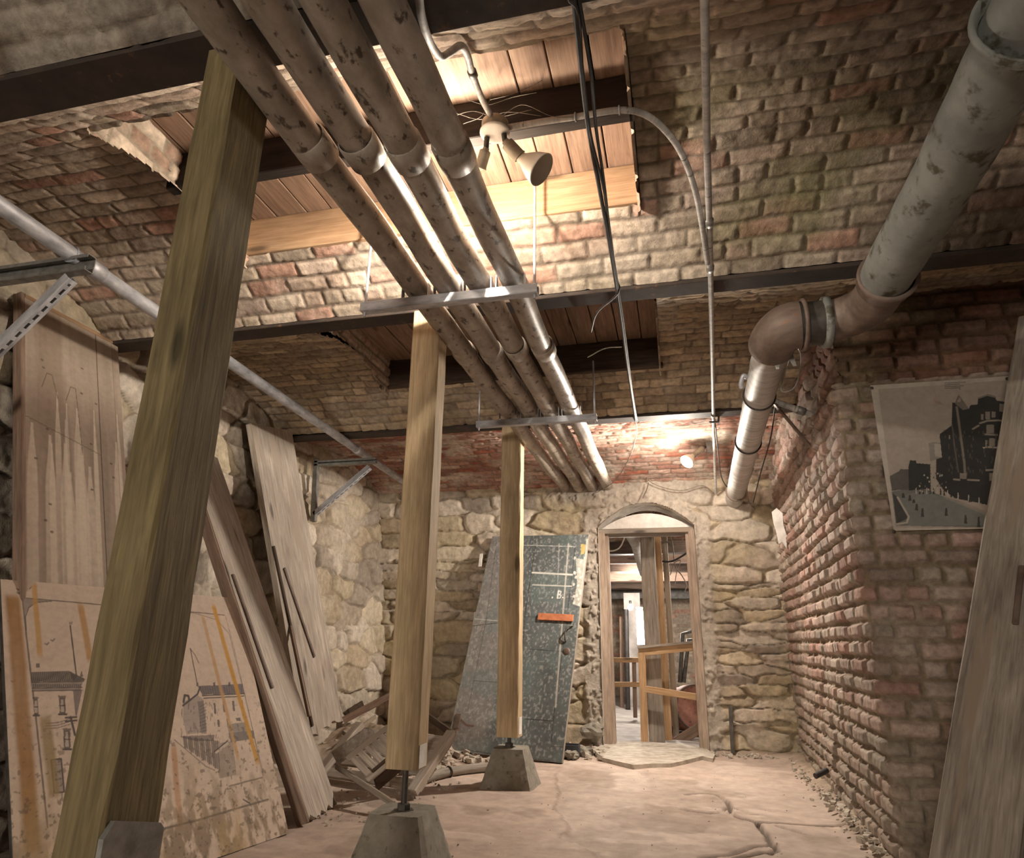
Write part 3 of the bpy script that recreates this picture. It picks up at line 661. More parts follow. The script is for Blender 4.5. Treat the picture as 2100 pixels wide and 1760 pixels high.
ln(crop5([(560, 1252), (720, 1208), (830, 1180)]), (120, 104, 90), .005, .8); ln(crop5([(20, 1600), (300, 1530), (600, 1440), (880, 1360)]), (112, 100, 90), .006, .9); ln(crop5([(675, 1360), (730, 1392)]), ink, .004)
# water stains, rust runs and grime
def stain(px0, px1, w, col, a, k):
    (a0, b0), (a1, b1) = R['q'](*px0), R['q'](*px1); f = np.clip((V-b1)/(b0-b1+1e-6), 0, 1); cx = a1+(a0-a1)*f+.006*(fbm(V*6, V*0+k, k, 3)-.5)
    g = (1-ss(w*.4, w, np.abs(U-cx)))*ss(b1-.01, b1+.03, V)*(1-ss(b0-.02, b0+.02, V))*(.6+.6*fbm(U*20, V*4, k, 4)); R['c'] = lerp(R['c'], L3(col), np.clip(g*a, 0, 1)[..., None])
stain((25, 1222), (70, 1760), .040, (168, 118, 66), 1.1, 1); stain((68, 1195), (82, 1350), .016, (196, 140, 56), 1., 2); stain((165, 1240), (185, 1360), .020, (186, 130, 60), 1., 3)
stain((92, 1470), (112, 1640), .030, (150, 122, 68), .8, 4); stain((437, 1242), (530, 1570), .019, (204, 142, 50), 1.1, 5); stain((415, 1262), (490, 1560), .015, (196, 146, 90), .9, 6); stain((355, 1530), (370, 1700), .02, (190, 130, 80), .8, 7)
low = ss(.75, .05, V)*0+(1-ss(.05, .52, V+.18*(fbm(U*5, V*2, 8, 4)-.5))); gr = fbm(U*30, V*14, 9, 5)
R['c'] = lerp(R['c'], L3((132, 108, 78)), (low*ss(.42, .62, gr)*.75)[..., None]); R['c'] = lerp(R['c'], L3((186, 152, 96)), (low*ss(.5, .7, fbm(U*9, V*3, 12, 4))*.6)[..., None])
sp = ss(.66, .74, fbm(U*60, V*60, 13, 3))*ss(.3, .7, 1-V/PH); R['c'] = lerp(R['c'], L3((104, 88, 72)), (sp*.6)[..., None])
face(R, 'drawing', P0, ex, ey, 'paint', tpn, .0005)

# photograph poster on the brick pier
yp = 3.625
tl_ = at(1785, 793, y=yp); tr_ = at(2068, 772, y=yp); bl_ = at(1830, 1089, y=yp)
x0, x1, z0, z1 = tl_.x, tr_.x+.02, bl_.z, tl_.z+.006
tpo = thing('street_poster', 'old black and white street photograph poster tacked on the brick pier', 'poster', ((x0+x1)/2, yp, z0))
Pp = Vector((x0, yp, z0)); R = rast(Pp, Vector((1, 0, 0)), Vector((0, 0, 1)), x1-x0, z1-z0, 300, 340, (182, 168, 154)); U, V = R['U'], R['V']
ln, po = R['line'], R['poly']
R['c'] = R['c']*(.9+.2*fbm(U*9, V*9, 2, 5))[..., None]
def c3(L): return [(1760+x/5.03, 760+y/5.03) for x, y in L]
dk, md, lt = (60, 58, 56), (100, 96, 90), (176, 164, 148)
po(c3([(205, 195), (1560, 100), (1640, 1630), (390, 1620)]), (164, 148, 134), .9)
po(c3([(345, 1250), (640, 1205), (870, 1300), (1400, 1500), (1400, 1620), (390, 1600)]), (112, 112, 106)); po(c3([(420, 1310), (640, 1240), (980, 1330), (1380, 1510), (1380, 1600), (520, 1600)]), (124, 126, 120), .8)
po(c3([(355, 1270), (400, 1300), (520, 1520), (395, 1580)]), dk, .8); ln(c3([(405, 1310), (520, 1510), (500, 1570), (400, 1585)]), lt, .006)
po(c3([(325, 1090), (420, 1040), (430, 1020), (520, 1020), (520, 1230), (345, 1240)]), (84, 82, 78), .9); po(c3([(515, 1000), (530, 930), (590, 930), (600, 960), (740, 970), (745, 1220), (520, 1240)]), (60, 60, 58))
po(c3([(720, 750), (780, 740), (870, 760), (870, 900), (740, 940)]), (140, 130, 120)); po(c3([(780, 760), (850, 760), (860, 900), (790, 890)]), (168, 156, 142))
po(c3([(835, 660), (960, 570), (970, 330), (1000, 335), (1035, 245), (1140, 400), (1155, 360), (1230, 350), (1235, 285), (1330, 245), (1410, 265), (1425, 310), (1540, 330), (1600, 360), (1640, 1400), (1400, 1400), (1000, 1320), (880, 1240), (800, 1120), (800, 920), (860, 900)]), dk)
po(c3([(1000, 345), (1035, 245), (1140, 395), (1080, 410)]), (120, 110, 100)); ln(c3([(1015, 380), (1050, 650), (1090, 950), (1100, 1080)]), (128, 116, 104), .007)
ln(c3([(965, 560), (990, 800), (1030, 1050)]), (100, 92, 84), .004); ln(c3([(1240, 285), (1330, 255), (1410, 275)]), (130, 120, 108), .005)
for (x_, y_, w_, h_) in ((1310, 425, 48, 80), (1375, 425, 40, 60), (1265, 450, 26, 60), (1320, 560, 80, 90), (1350, 700, 60, 80), (1455, 345, 80, 80), (1490, 450, 60, 60), (1310, 720, 18, 60), (1350, 1060, 60, 80), (1045, 1060, 70, 60), (930, 670, 14, 40)): po(c3([(x_, y_), (x_+w_, y_), (x_+w_, y_+h_), (x_, y_+h_)]), (150, 138, 122), .8)
for pts in ([(1255, 545), (1330, 520), (1450, 515), (1560, 535)], [(1180, 605), (1240, 570)], [(1310, 660), (1430, 665)], [(1320, 790), (1500, 800)], [(1130, 1130), (1240, 1135)], [(985, 1125), (1040, 1130)], [(1320, 1030), (1460, 1025)]): ln(c3(pts), (150, 138, 124), .006)
for k in range(70):
    x_, y_ = random.uniform(870, 1450), random.uniform(620, 1050); ln(c3([(x_, y_), (x_+2, y_+random.uniform(10, 34))]), (92, 86, 78), .003, .8)
for k in range(24): x_ = 590+k*36; y_ = 1215+max(0, k-6)*8; po(c3([(x_, y_), (x_+9, y_-4), (x_+14, y_+60), (x_-2, y_+62)]), dk if k % 3 else lt)
for k in range(26): x_, y_ = random.uniform(600, 900), random.uniform(1050, 1260); po(c3([(x_, y_), (x_+14, y_), (x_+14, y_+18), (x_, y_+18)]), lt if k % 2 else md)
for x_, y_, h_ in ((462, 1265, 50), (530, 1285, 60), (570, 1330, 40), (600, 1375, 70), (660, 1420, 90), (905, 1420, 80), (1105, 1490, 90), (1240, 1510, 110), (1150, 1300, 60)): po(c3([(x_-8, y_), (x_+8, y_), (x_+18, y_+h_), (x_-16, y_+h_)]), dk, .85)
po(c3([(870, 1310), (1000, 1330), (1400, 1480), (1400, 1530)]), (150, 138, 124), .8)
for yy, l_ in ((122, 210), (140, 150), (160, 190), (178, 160)): ln(c3([(895, yy+6), (895+l_, yy-2)]), (96, 88, 80), .0028, .8)
po(c3([(1030, 185), (1060, 188), (1052, 200)]), md)
bow = .007*np.sin(U*5)*np.sin(V*4); B = [Pp.x+U+.0*V, Pp.y-.004+.008*fbm(U*3, V*3, 5, 2)-bow, Pp.z+V]
grid('print', B[0], B[1], B[2], R['c'], 'paint', None, tpo); b = MB()
g_ = grid('paper_back', B[0], B[1]+.0012, B[2], np.ones_like(R['c'])*L3((200, 188, 172)), 'paint', None, tpo, True)
for px_, py_ in ((1785, 793), (2062, 774), (1830, 1087)):
    p = at(px_+3, py_+3, y=yp-.01); b = MB(); b.lathe([(0, .006), (.006, .004), (.008, 0), (.003, -.004)], frame((p.x, yp-.012, p.z), (1, 0, 0), (0, -1, 0)), 12); b.build('tack', 'dsteel', tpo)

# metal clad door leaning on the back wall
T0, T1 = at(1003, 1099, y=6.62), at(1204, 1099, y=6.62); Br = Vector((-.955, 5.70, .01)); Bl = at(926, 1536, y=5.98)
ex = ((Br-Bl).normalized()+(T1-T0).normalized()).normalized(); W_ = .5*((T1-T0).length+(Br-Bl).length)
ey = ((T0-Bl)+(T1-Br)).normalized(); ey = (ey-ex*ey.dot(ex)).normalized(); H_ = .5*((T0-Bl).length+(T1-Br).length)
cen = (T0+T1+Br+Bl)/4; P0 = cen-ex*W_/2-ey*H_/2; nn = ex.cross(ey).normalized()
if nn.y > 0: nn = -nn
td = thing('metal_clad_door', 'dark grey metal clad door unhung and leaning on the back stone wall, with a rusty orange latch', 'door', P0+ex*W_/2)
b = MB(); b.box(frame(cen-nn*.022, ex, ey), (W_, .042, H_), .004); b.build('door_slab', 'grey', td)
R = rast(P0, ex, ey, W_, H_, 230, 470, (94, 101, 101)); R['n'] = nn; U, V = R['U'], R['V']; ln, po = R['line'], R['poly']
R['c'] = R['c']*(.75+.5*fbm(U*6, V*4, 2, 5))[..., None]
lf_ = (1-ss(.28, .42, U/W_+.1*(fbm(U*4, V*3, 4, 3)-.5))); R['c'] = lerp(R['c'], L3((150, 142, 136)), (lf_*.75*(.6+.6*fbm(U*30, V*30, 5, 4)))[..., None])
R['c'] = lerp(R['c'], L3((186, 186, 180)), (ss(.54, .70, fbm(U*70, V*50, 6, 4))*.42)[..., None]); R['c'] = lerp(R['c'], L3((104, 124, 122)), (ss(.55, .7, fbm(U*5, V*5, 9, 4))*.4)[..., None])
def dr(L): return [(900+x/3.383, 1080+y/3.383) for x, y in L]
for a_, w_, col, al in (([(670, 135), (600, 600), (560, 1100)], .004, (54, 56, 56), .9), ([(945, 150), (880, 700), (800, 1300), (780, 1500)], .004, (54, 56, 56), .9), ([(590, 130), (950, 140)], .004, (210, 206, 196), .9), ([(650, 320), (925, 335)], .012, (216, 212, 200), .9), ([(650, 405), (920, 415)], .008, (206, 202, 192), .8), ([(600, 625), (690, 630)], .003, (50, 50, 50), .8), ([(600, 850), (870, 868)], .004, (50, 50, 50), .9), ([(600, 1335), (790, 1350)], .004, (50, 50, 50), .9), ([(240, 1070), (400, 1080)], .004, (60, 58, 56), .9), ([(235, 690), (405, 670)], .005, (70, 66, 62), .9), ([(240, 640), (405, 655)], .006, (206, 200, 190), .7), ([(400, 110), (330, 640), (200, 1280)], .004, (90, 86, 82), .8), ([(340, 130), (380, 180), (410, 110)], .006, (196, 190, 182), .6), ([(900, 120), (860, 620), (810, 1250)], .010, (196, 190, 178), .75), ([(835, 120), (825, 400)], .005, (190, 188, 180), .6), ([(1030, 90), (1000, 420), (930, 1100), (870, 1620)], .012, (190, 200, 188), .9), ([(160, 1545), (500, 1600), (760, 1625)], .005, (70, 70, 68), .8), ([(760, 1620), (800, 1660)], .005, (70, 70, 68), .8), ([(780, 1525), (870, 1530)], .004, (70, 70, 68), .8)): ln(dr(a_), col, w_, al)
po(dr([(985, 120), (1020, 125), (1010, 190), (985, 195)]), (206, 176, 84), .8); po(dr([(950, 220), (1020, 230), (990, 560), (930, 540), (960, 400)]), (216, 210, 192), .55)
for k in range(26): x_, y_ = 930+random.random()*80, 200+random.random()*380; po(dr([(x_, y_), (x_+14, y_+3), (x_+10, y_+22), (x_-4, y_+18)]), (222, 218, 206), .7)
ln(dr([(822, 498), (830, 445)]), (224, 222, 214), .007); ln(dr([(830, 447), (848, 452), (845, 468), (828, 472)]), (224, 222, 214), .006); ln(dr([(828, 472), (848, 478), (842, 496), (824, 498)]), (224, 222, 214), .006); po(dr([(855, 488), (864, 488), (864, 498), (855, 498)]), (224, 222, 214)); po(dr([(783, 488), (792, 488), (792, 498), (783, 498)]), (224, 222, 214))
po(dr([(120, 1300), (155, 1300), (150, 1340), (140, 1420), (108, 1420)]), (146, 104, 86), .8); ln(dr([(150, 1340), (190, 1380), (240, 1385)]), (120, 84, 70), .012, .9)
face(R, 'sheet_metal', P0, ex, ey, 'steelface', td, .0012)
def dpt(x, y, off=.006): u_, v_ = R['q'](900+x/3.383, 1080+y/3.383); return P0+ex*u_+ey*v_+nn*off
b = MB(); b.bar(dpt(690, 628, .012), dpt(935, 640, .012), .066, .010, ey, .006); lt_ = b.build('latch_bar', 'latch', td, 'orange rusted latch bar')
b = MB(); b.bar(dpt(710, 624, .018), dpt(748, 625, .018), .014, .002, ey, .001); b.build('slot', 'hole', lt_)
b = MB(); b.bar(dpt(853, 600, .016), dpt(851, 672, .016), .012, .016, ex, .003); b.build('staple', 'latch', lt_)
b = MB(); b.bar(dpt(892, 690, .012), dpt(890, 640, .012), .010, .012, ex, .002); b.build('staple', 'latch', lt_)
b = MB(); b.tube(catmull([dpt(930, 690), dpt(905, 705, .03), dpt(882, 745, .035), dpt(880, 785, .02), dpt(884, 800)]), .007, 8); b.build('pull_handle', 'dsteel', td)
b = MB(); b.lathe([(0, .008), (.014, .008), (.020, .006), (.030, .004), (.033, 0)], frame(dpt(886, 866, .001), ex, nn), 20); kh = b.build('keyhole_plate', 'rust', td)
b = MB(); b.bar(dpt(292, 185, -.012), dpt(282, 275, -.012), .034, .010, ex, .002); b.build('hinge', 'white', td); b = MB(); b.bar(dpt(250, 590, -.012), dpt(236, 705, -.012), .02, .010, ex, .002); b.build('hinge', 'white', td)
b = MB(); b.bar(dpt(138, 1300, .004), dpt(120, 1400, .004), .05, .008, ex, .002); b.build('hinge', 'rust', td)

# tall plank door leaning on the left wall
lean = Vector((-.297, 0, 1)).normalized(); S_ = 1.05
a1 = Vector((-2.965*S_, 2.22*S_, .92+(2.467-.92)*S_)); a0 = a1-lean*(a1.z/lean.z); a0.z = .004
Wd = .60; ex = Vector((0, 1, .0)); H_ = (a1-a0).length; nn = ex.cross(lean).normalized()
P0 = a0
tw = thing('plank_door', 'tall water streaked plank door leaning on the left wall behind the drawing panel', 'door', a0+ex*Wd/2)
b = MB(); b.box(frame(P0+ex*Wd/2+lean*H_/2-nn*.024, ex, lean), (Wd, .044, H_), .004); b.build('door_core', 'dark', tw)
R = rast(P0, ex, lean, Wd, H_, 200, 620, (160, 138, 118)); R['n'] = nn; U, V = R['U'], R['V']; ln = R['line']
R['c'] = R['c']*(.72+.5*fbm(U*26, V*1.2, 3, 5))[..., None]
R['c'] = lerp(R['c'], L3((132, 108, 88)), (ss(.45, .65, fbm(U*7, V*.9, 5, 4))*.6)[..., None])
for k in range(16):
    cx = (.02+.56*hsh(k, 1, 9)); tp_ = 1.75+.45*hsh(k, 2, 9); w_ = .012+.026*hsh(k, 3, 9); f = (1-ss(w_*.7, w_, np.abs(U-cx)/(.25+.75*ss(0, .3, tp_-V))+.004*(fbm(V*9, V*0+k, k, 3)-.5)))*(V < tp_); R['c'] = lerp(R['c'], L3((206, 186, 164)), (f*.62*(1-.5*ss(.2, 1.2, tp_-V)))[..., None])
ln([(.44, 0), (.438, H_)], (84, 66, 54), .0035, .9, False); ln([(.55, 0), (.552, H_)], (98, 80, 66), .003, .7, False); ln([(0, 1.98), (.44, 1.90)], (96, 78, 64), .003, .7, False)
for cx, cy in ((.13, 2.26), (.27, 2.24)): ln([(cx-.04, cy-.09), (cx-.01, cy), (cx+.02, cy), (cx+.05, cy-.12 if cx < .2 else cy-.36)], (92, 72, 58), .003, .8, False)
for k in range(14): ln([(hsh(k, 4, 2)*.5+.03, 1.2+hsh(k, 5, 2)*1.3), (hsh(k, 4, 2)*.5+.038, 1.2+hsh(k, 5, 2)*1.3)], (98, 74, 60), .007, .8, False)
face(R, 'planks', P0, ex, lean, 'paint', tw, .001)
b = MB(); q0 = P0+ex*-.012-nn*.02; b.beam(q0, q0+lean*(H_+.02), .024, .05, ex, .003, 12, .001); b.build('edge_batten', 'rustwood', tw)
b = MB(); q0 = P0+lean*(H_+.012)-nn*.02; b.beam(q0, q0+ex*Wd, .05, .022, nn, .003, 8, .001); b.build('top_batten', 'orange', tw)

# two loose boards leaning further along
def board(name, bl, br_, tr2, th, m, label):
    ey = (tr2-br_).normalized(); ex = br_-bl; W = ex.length; ex = (ex-ey*ex.dot(ey)).normalized(); H = (tr2-br_).length
    P0 = bl.copy(); n = ex.cross(ey).normalized()
    if n.x < 0: n = -n
    t = thing(name, label, 'board', br_); nb = 14
    poly = [(0, H), (W, H)]+[(W*(1-k/nb), random.uniform(.0, .05)) for k in range(nb+1)]
    M = Matrix((ex, ey, ex.cross(ey))).transposed().to_4x4(); M.translation = P0-n*th/2
    b = MB(); b.prism(poly, M, th)
    if ex.cross(ey).dot(n) < 0: pass
    b.g = [Vector((p[0], p[2], p[1])) for p in b.g]; b.build('board', m, t)
    return t, P0, ex, ey, n, W, H
bl = at(638, 1692, z=.005); br_ = at(692, 1652, z=.005); tr2 = at(447, 941, x=-2.985)
tA, P0, ex, ey, n, W, H = board('leaning_board', bl, br_, tr2, .045, 'grey2', 'wide grey weathered board leaning on the left wall beside the drawing panel')
b = MB(); b.bar(onplane(478, 1178, P0+n*.006, n), onplane(559, 1412, P0+n*.006, n), .026, .012, ex, .003); b.build('hinge_strap', 'rust', tA)
b = MB(); q0 = P0+(-ex*.014)-n*.03+ey*.02; b.beam(q0, q0+ey*(H-.05), .026, .06, ex, .003, 10, .002); b.build('edge_batten', 'rustwood', tA)
br_ = at(708, 1528, z=.15); tr2 = at(602, 925, x=-3.00); bl = br_+(at(515, 868, x=-3.02)-tr2)
tB, P0, ex, ey, n, W, H = board('leaning_board', bl, br_, tr2, .045, 'grey2', 'long grey board leaning behind the wide one, its top under the galvanised pipe')
b = MB(); b.bar(onplane(583, 1165, P0+n*.006, n), onplane(645, 1348, P0+n*.006, n), .024, .012, ex, .003); b.build('hinge_strap', 'rust', tB)
b = MB(); b.bar(onplane(560, 1120, P0+n*.004, n), onplane(640, 1490, P0+n*.004, n), .024, .02, ex, .003); b.build('edge_batten', 'dark', tB)
b = MB(); b.bar(at(573, 1180, y=4.6), at(634, 1470, y=4.3), .022, .02, (0, 1, 0), .003)
tag(b.build('thin_stake', 'rustwood'), 'thin dark stake standing between the two leaning grey boards', 'stake')

# board leaning in the right foreground
yb = 2.55; q0 = at(1915, 1790, y=2.45); q1 = at(2100, 640, y=3.50)
dr_ = (q1-q0).normalized(); f0 = q0-dr_*(q0.z/dr_.z); f0.z = .004; top = q0+dr_*((2.42-q0.z)/dr_.z)
exb = Vector((.88, -.47, 0)).normalized(); exb = (exb-dr_*exb.dot(dr_)).normalized(); Wb = .205; Lb = (top-f0).length
tr = thing('leaning_beam', 'grey weathered timber leaning across the right foreground, with bolted ironwork on its edge', 'board', f0+exb*Wb/2)
b = MB(); b.beam(f0+exb*Wb/2, f0+exb*Wb/2+dr_*Lb, Wb, .13, exb, .005, 16, .0015); b.build('timber', 'grey', tr)
nb_ = exb.cross(dr_).normalized()
if nb_.y > 0: nb_ = -nb_
Pf = f0+nb_*.067
def rp(px, py, off=0): return onplane(px, py, Pf, nb_)+nb_*off
b = MB(); b.bar(rp(2097, 1165, .012), rp(2084, 1285, .012), .018, .012, exb, .003); hb = b.build('hinge_bar', 'rust', tr)
b = MB(); b.bar(rp(2082, 1150, .012), rp(2078, 1200, .012), .016, .024, exb, .004); b.build('hook', 'rust', hb)
for px, py in ((2078, 1226), (2072, 1265)):
    p = rp(px+6, py, .004); b = MB(); b.lathe([(0, .034), (.006, .034), (.006, .016), (.012, .016), (.012, 0), (.017, 0), (.017, -.004)], frame(p, exb, (nb_*.5-exb).normalized()), 6, 0, False); b.build('bolt', 'dsteel', hb)
# ------------------------------------------------------------------ heavy drain pipe with its offset
def ptube(name, pts, r, m, par, seg=28, rad=None): b = MB(); b.tube(pts, r, seg, True, 0, rad); return b.build(name, m, par)
td2 = thing('drain_pipe', 'fat drain pipe running overhead at the right, with a rusty elbow by the brick pier', 'pipe', (.7, 3.0, 2.22))
n = 30; ptube('near_length', [(.872+.004*math.sin(i*.6), -.3+2.93*i/n, 2.30) for i in range(n+1)], .095, 'pipe3', td2, 28, [.095*(1+.015*math.sin(i*2.1)) for i in range(n+1)])
b = MB(); b.lathe([(.096, 0), (.106, .006), (.124, .03), (.126, .05), (.118, .05), (.10, .02)], frame((.872, 1.46, 2.30), (1, 0, 0), (0, -1, 0)), 30); b.build('bell_collar', 'pipe3', td2)
b = MB(); b.lathe([(.096, 0), (.112, .0), (.112, .018), (.102, .03), (.102, .07), (.09, .075)], frame((.875, 2.56, 2.30), (1, 0, 0), (0, 1, 0)), 28); b.build('flange', 'rust', td2)
arc = [Vector((.875, 2.62, 2.30))]+[Vector((.875-.2*(1-math.cos(a)), 2.74+.2*math.sin(a), 2.30)) for a in np.linspace(0, PI/2, 9)]
ptube('bend', arc, .092, 'rust', td2)
ptube('cross_length', [(.70, 2.94, 2.30), (.675, 2.94, 2.30), (.60, 2.94, 2.30)], .100, 'dsteel', td2)
b = MB(); b.lathe([(.10, 0), (.115, .004), (.115, .03), (.10, .034)], frame((.735, 2.94, 2.30), (0, 1, 0), (-1, 0, 0)), 28); b.build('coupling_band', 'pipe3', td2)
b = MB(); b.torus(frame((.625, 2.94, 2.30), (0, 1, 0), (1, 0, 0)), .108, .011, 30, 8); cl = b.build('clamp_ring', 'rust', td2)
b = MB(); b.tube([(.625, 2.905, 2.19), (.625, 2.975, 2.19)], .012, 8); b.lathe([(0, 0), (.02, 0), (.02, .014), (0, .014)], frame((.625, 2.895, 2.19), (1, 0, 0), (0, 1, 0)), 6, 0, False); b.build('clamp_bolt', 'rust', cl)
b = MB(); b.torus(frame((.655, 2.93, 2.425), (0, 1, 0), (.2, .9, .1)), .022, .0035, 20, 6); b.build('wire_loop', 'galv', cl)
arc = [Vector((.61, 2.94, 2.30))]+[Vector((.595-.08*math.sin(a), 2.94+.20*(1-math.cos(a)), 2.30)) for a in np.linspace(.15, PI/2, 10)]
ptube('elbow', arc, .108, 'rust', td2, 28, [.108]*len(arc))
n = 40; sec = [Vector((.515+.085*(i/n), 3.10+3.72*i/n, 2.302-.03*(i/n))) for i in range(n+1)]
ptube('far_length', sec, .083, 'pipe2', td2, 28, [.083*(1+.02*math.sin(i*2.7)) for i in range(n+1)])
for f, m_ in ((.20, 'black'), (.47, 'black'), (.88, 'rust')):
    c_ = sec[int(f*n)]; b = MB(); b.torus(frame(c_, (1, 0, 0), (.02, 1, 0)), .087, .006 if m_ == 'black' else .010, 28, 6); b.build('band', m_, td2)
b = MB(); b.box(frame(sec[int(.88*n)]+Vector((.01, -.012, -.088)), (1, 0, 0), (0, 0, 1)), (.05, .03, .02), .004); b.build('band_buckle', 'rust', td2)
b = MB(); b.prism([(0, 0), (.09, .01), (.10, -.05), (.085, -.05), (.07, -.012), (.03, -.015), (.02, -.06), (.008, -.06)], frame((.515, 3.14, 2.232), (1, 0, 0), (0, -1, 0)), .006); b.build('torn_strap', 'pipe2', td2)
b = MB(); b.tube(catmull([(.44, 3.55, 2.30), (.42, 3.54, 2.31), (.405, 3.56, 2.27), (.41, 3.57, 2.25)]), .012, 8); b.build('drain_tap', 'galv', td2)
t = thing('branch_pipe', 'thin grey branch pipe from the fat drain pipe into the brick pier', 'pipe', at(1630, 838, y=4.30))
p0, p1 = at(1575, 818, y=4.28), at(1684, 858, y=4.36)
b = MB(); b.tube([p0, p0*.4+p1*.6, p1], .020, 12); b.build('pipe', 'pipe2', t); b = MB(); b.lathe([(.02, 0), (.027, .003), (.027, .05), (.02, .053)], along(p0*.45+p1*.55, p1), 14); b.build('coupling', 'steel', t)
b = MB(); b.bar(at(1588, 828, y=4.28), at(1664, 918, y=4.42), .035, .012, (0, 1, 0), .002); tag(b.build('brace_strap', 'rust'), 'rusty diagonal strap under the thin branch pipe at the brick pier', 'strap')
def cable(name, pts, r, m, label, cat, group=None, n=8):
    b = MB(); b.tube(catmull(pts, n), r, 8); return tag(b.build(name, m), label, cat, group)
cable('hanging_wire', [at(1592, 700, y=3.42), at(1640, 720, y=3.5), at(1632, 790, y=3.6), at(1602, 800, y=3.6), at(1618, 740, y=3.58)], .0028, 'galv', 'loop of thin wire hanging below the rusty elbow', 'wire')
cable('hanging_wire', [at(1590, 830, y=4.4), at(1580, 900, y=4.8), at(1560, 970, y=5.6), at(1545, 1030, y=6.3)], .005, 'black', 'dark wire hanging from the branch pipe down behind the fat drain pipe', 'wire')
cable('hanging_wire', [at(1545, 960, y=5.8), at(1532, 1000, y=6.1), at(1536, 1030, y=6.35), at(1548, 1045, y=6.5)], .006, 'wire', 'short loose grey wire beside the lower end of the drain pipe', 'wire')

# ------------------------------------------------------------------ conduits, cables and lamps
b = MB(); cp = [at(1445, -60, z=2.525), at(1445, 0, z=2.525), at(1450, 300, z=2.525), at(1457, 545, z=2.525), at(1463, 845, z=2.52), at(1465, 930, y=6.0), at(1468, 1012, y=6.66)]
t = thing('conduit', 'long straight pale conduit running under the ceiling to the wall over the doorway', 'conduit', cp[3])
b = MB(); b.tube(catmull(cp, 6), .0125, 12); b.build('tube', 'pipe2', t)
for (px, py, z_) in ((1455, 450, 2.525), (1457, 545, 2.525), (1463, 850, 2.518)):
    p = at(px, py, z=z_); b = MB(); b.lathe([(.0125, 0), (.017, .003), (.017, .04), (.0125, .043)], frame(p, (1, 0, 0), (0, 1, 0)), 14); b.build('coupling', 'steel', t)
p = at(1464, 862, z=2.515); b = MB(); b.box(frame(p+Vector((0, 0, -.014)), (1, 0, 0), (0, 0, 1)), (.07, .02, .012), .002); b.bar(p+Vector((.032, 0, -.012)), p+Vector((.04, 0, .05)), .008, .014, (0, 1, 0), .001); b.build('beam_clamp', 'dsteel', t)
bp = [at(1040, 262, z=2.735), at(1110, 250, z=2.725), at(1180, 240, z=2.715), at(1270, 226, z=2.69), at(1325, 236, z=2.67), at(1372, 276, z=2.64), at(1405, 330, z=2.60), at(1428, 400, z=2.56), at(1441, 470, z=2.525), at(1451, 540, z=2.515)]
t = thing('bent_conduit', 'grey conduit curving from the ceiling lamp box to the long straight conduit', 'conduit', bp[4]); b = MB(); b.tube(catmull(bp, 8), .0115, 12); b.build('tube', 'pipe2', t)
for k in (2, 3):
    b = MB(); b.torus(frame(bp[k], (0, 1, 0), (1, 0, 0)), .014, .003, 14, 6); b.build('strap', 'galv', t)
jb = at(1015, 266, y=1.935)
sp = [at(858, -40, z=2.50), at(862, 20, z=2.50), at(875, 70, z=2.52), at(888, 98, z=2.56), at(905, 116, z=2.59), at(925, 106, z=2.60), at(945, 94, z=2.62), at(958, 112, z=2.65), at(967, 145, z=2.69), at(985, 195, z=2.73), jb+Vector((-.005, -.03, .03))]
t = thing('s_bend_conduit', 'thin grey conduit with a double bend dropping to the ceiling lamp', 'conduit', sp[5]); b = MB(); b.tube(catmull(sp, 8), .0115, 12); b.build('tube', 'pipe2', t)
b = MB(); b.lathe([(.0115, 0), (.016, .003), (.016, .03), (.0115, .033)], along(sp[8], sp[9]), 12); b.build('coupling', 'steel', t)
def flood(par, neck, axis, s=1.0, lens='lens', enamel='bulb'):
    M = frame(neck, (0, 0, 1) if abs(Vector(axis).normalized().z) < .9 else (1, 0, 0), axis)
    b = MB(); b.lathe([(.013*s, 0), (.018*s, .012*s), (.022*s, .03*s), (.036*s, .055*s), (.052*s, .085*s), (.0615*s, .115*s), (.063*s, .120*s), (.061*s, .122*s)], M, 32); o = b.build('bulb', enamel, par)
    b = MB(); b.lathe([(.061*s, .1215*s), (.045*s, .125*s), (.022*s, .1275*s), (0, .128*s)], M, 32); b.build('bulb_lens', lens, o); return M
def socket(par, p0, p1, r=.021):
    M = along(p0, p1); L = (Vector(p1)-Vector(p0)).length
    b = MB(); b.lathe([(0, -.002), (r*.55, -.002), (r*.6, .006), (r*.95, .010), (r, .016), (r, L-.006), (r*1.08, L-.004), (r*1.08, L), (r*.8, L+.001), (r*.8, L-.012), (0, L-.012)], M, 24); return b.build('lamp_holder', 'socket', par)
t = thing('twin_flood_lamp', 'two headed flood lamp on a round box in the ceiling opening, its right bulb unlit', 'lamp', jb)
b = MB(); b.lathe([(0, .035), (.046, .035), (.050, .03), (.050, -.012), (.0, -.012)], frame(jb, (1, 0, 0), (0, 0, 1)), 28); b.build('junction_box', 'socket', t)
b = MB(); b.lathe([(.056, 0), (.056, -.004), (.050, -.009), (.02, -.016), (0, -.017)], frame(jb+Vector((0, 0, -.012)), (1, 0, 0), (0, 0, 1)), 28); b.build('cover_plate', 'white', t)
view = (jb-CAM).normalized()
k1 = jb+Vector((.035, 0, -.025)); s0 = at(1036, 290, y=1.95); s1 = at(1066, 322, y=1.985)
b = MB(); b.tube(catmull([k1, k1*.5+s0*.5+Vector((0, 0, -.004)), s0]), .010, 10); b.build('swivel_arm', 'dsteel', t)
so = socket(t, s0, s1, .025)
b = MB(); p = (s0*.45+s1*.55)-view*.026; b.lathe([(0, .002), (.006, .002), (.007, 0)], frame(p, (0, 0, 1), -view), 12); b.build('sticker', 'yellow', so)
ax = (RT*.864-UP*.504)*math.sin(math.radians(66))-view*math.cos(math.radians(66))
flood(t, s1-ax*.012, ax)
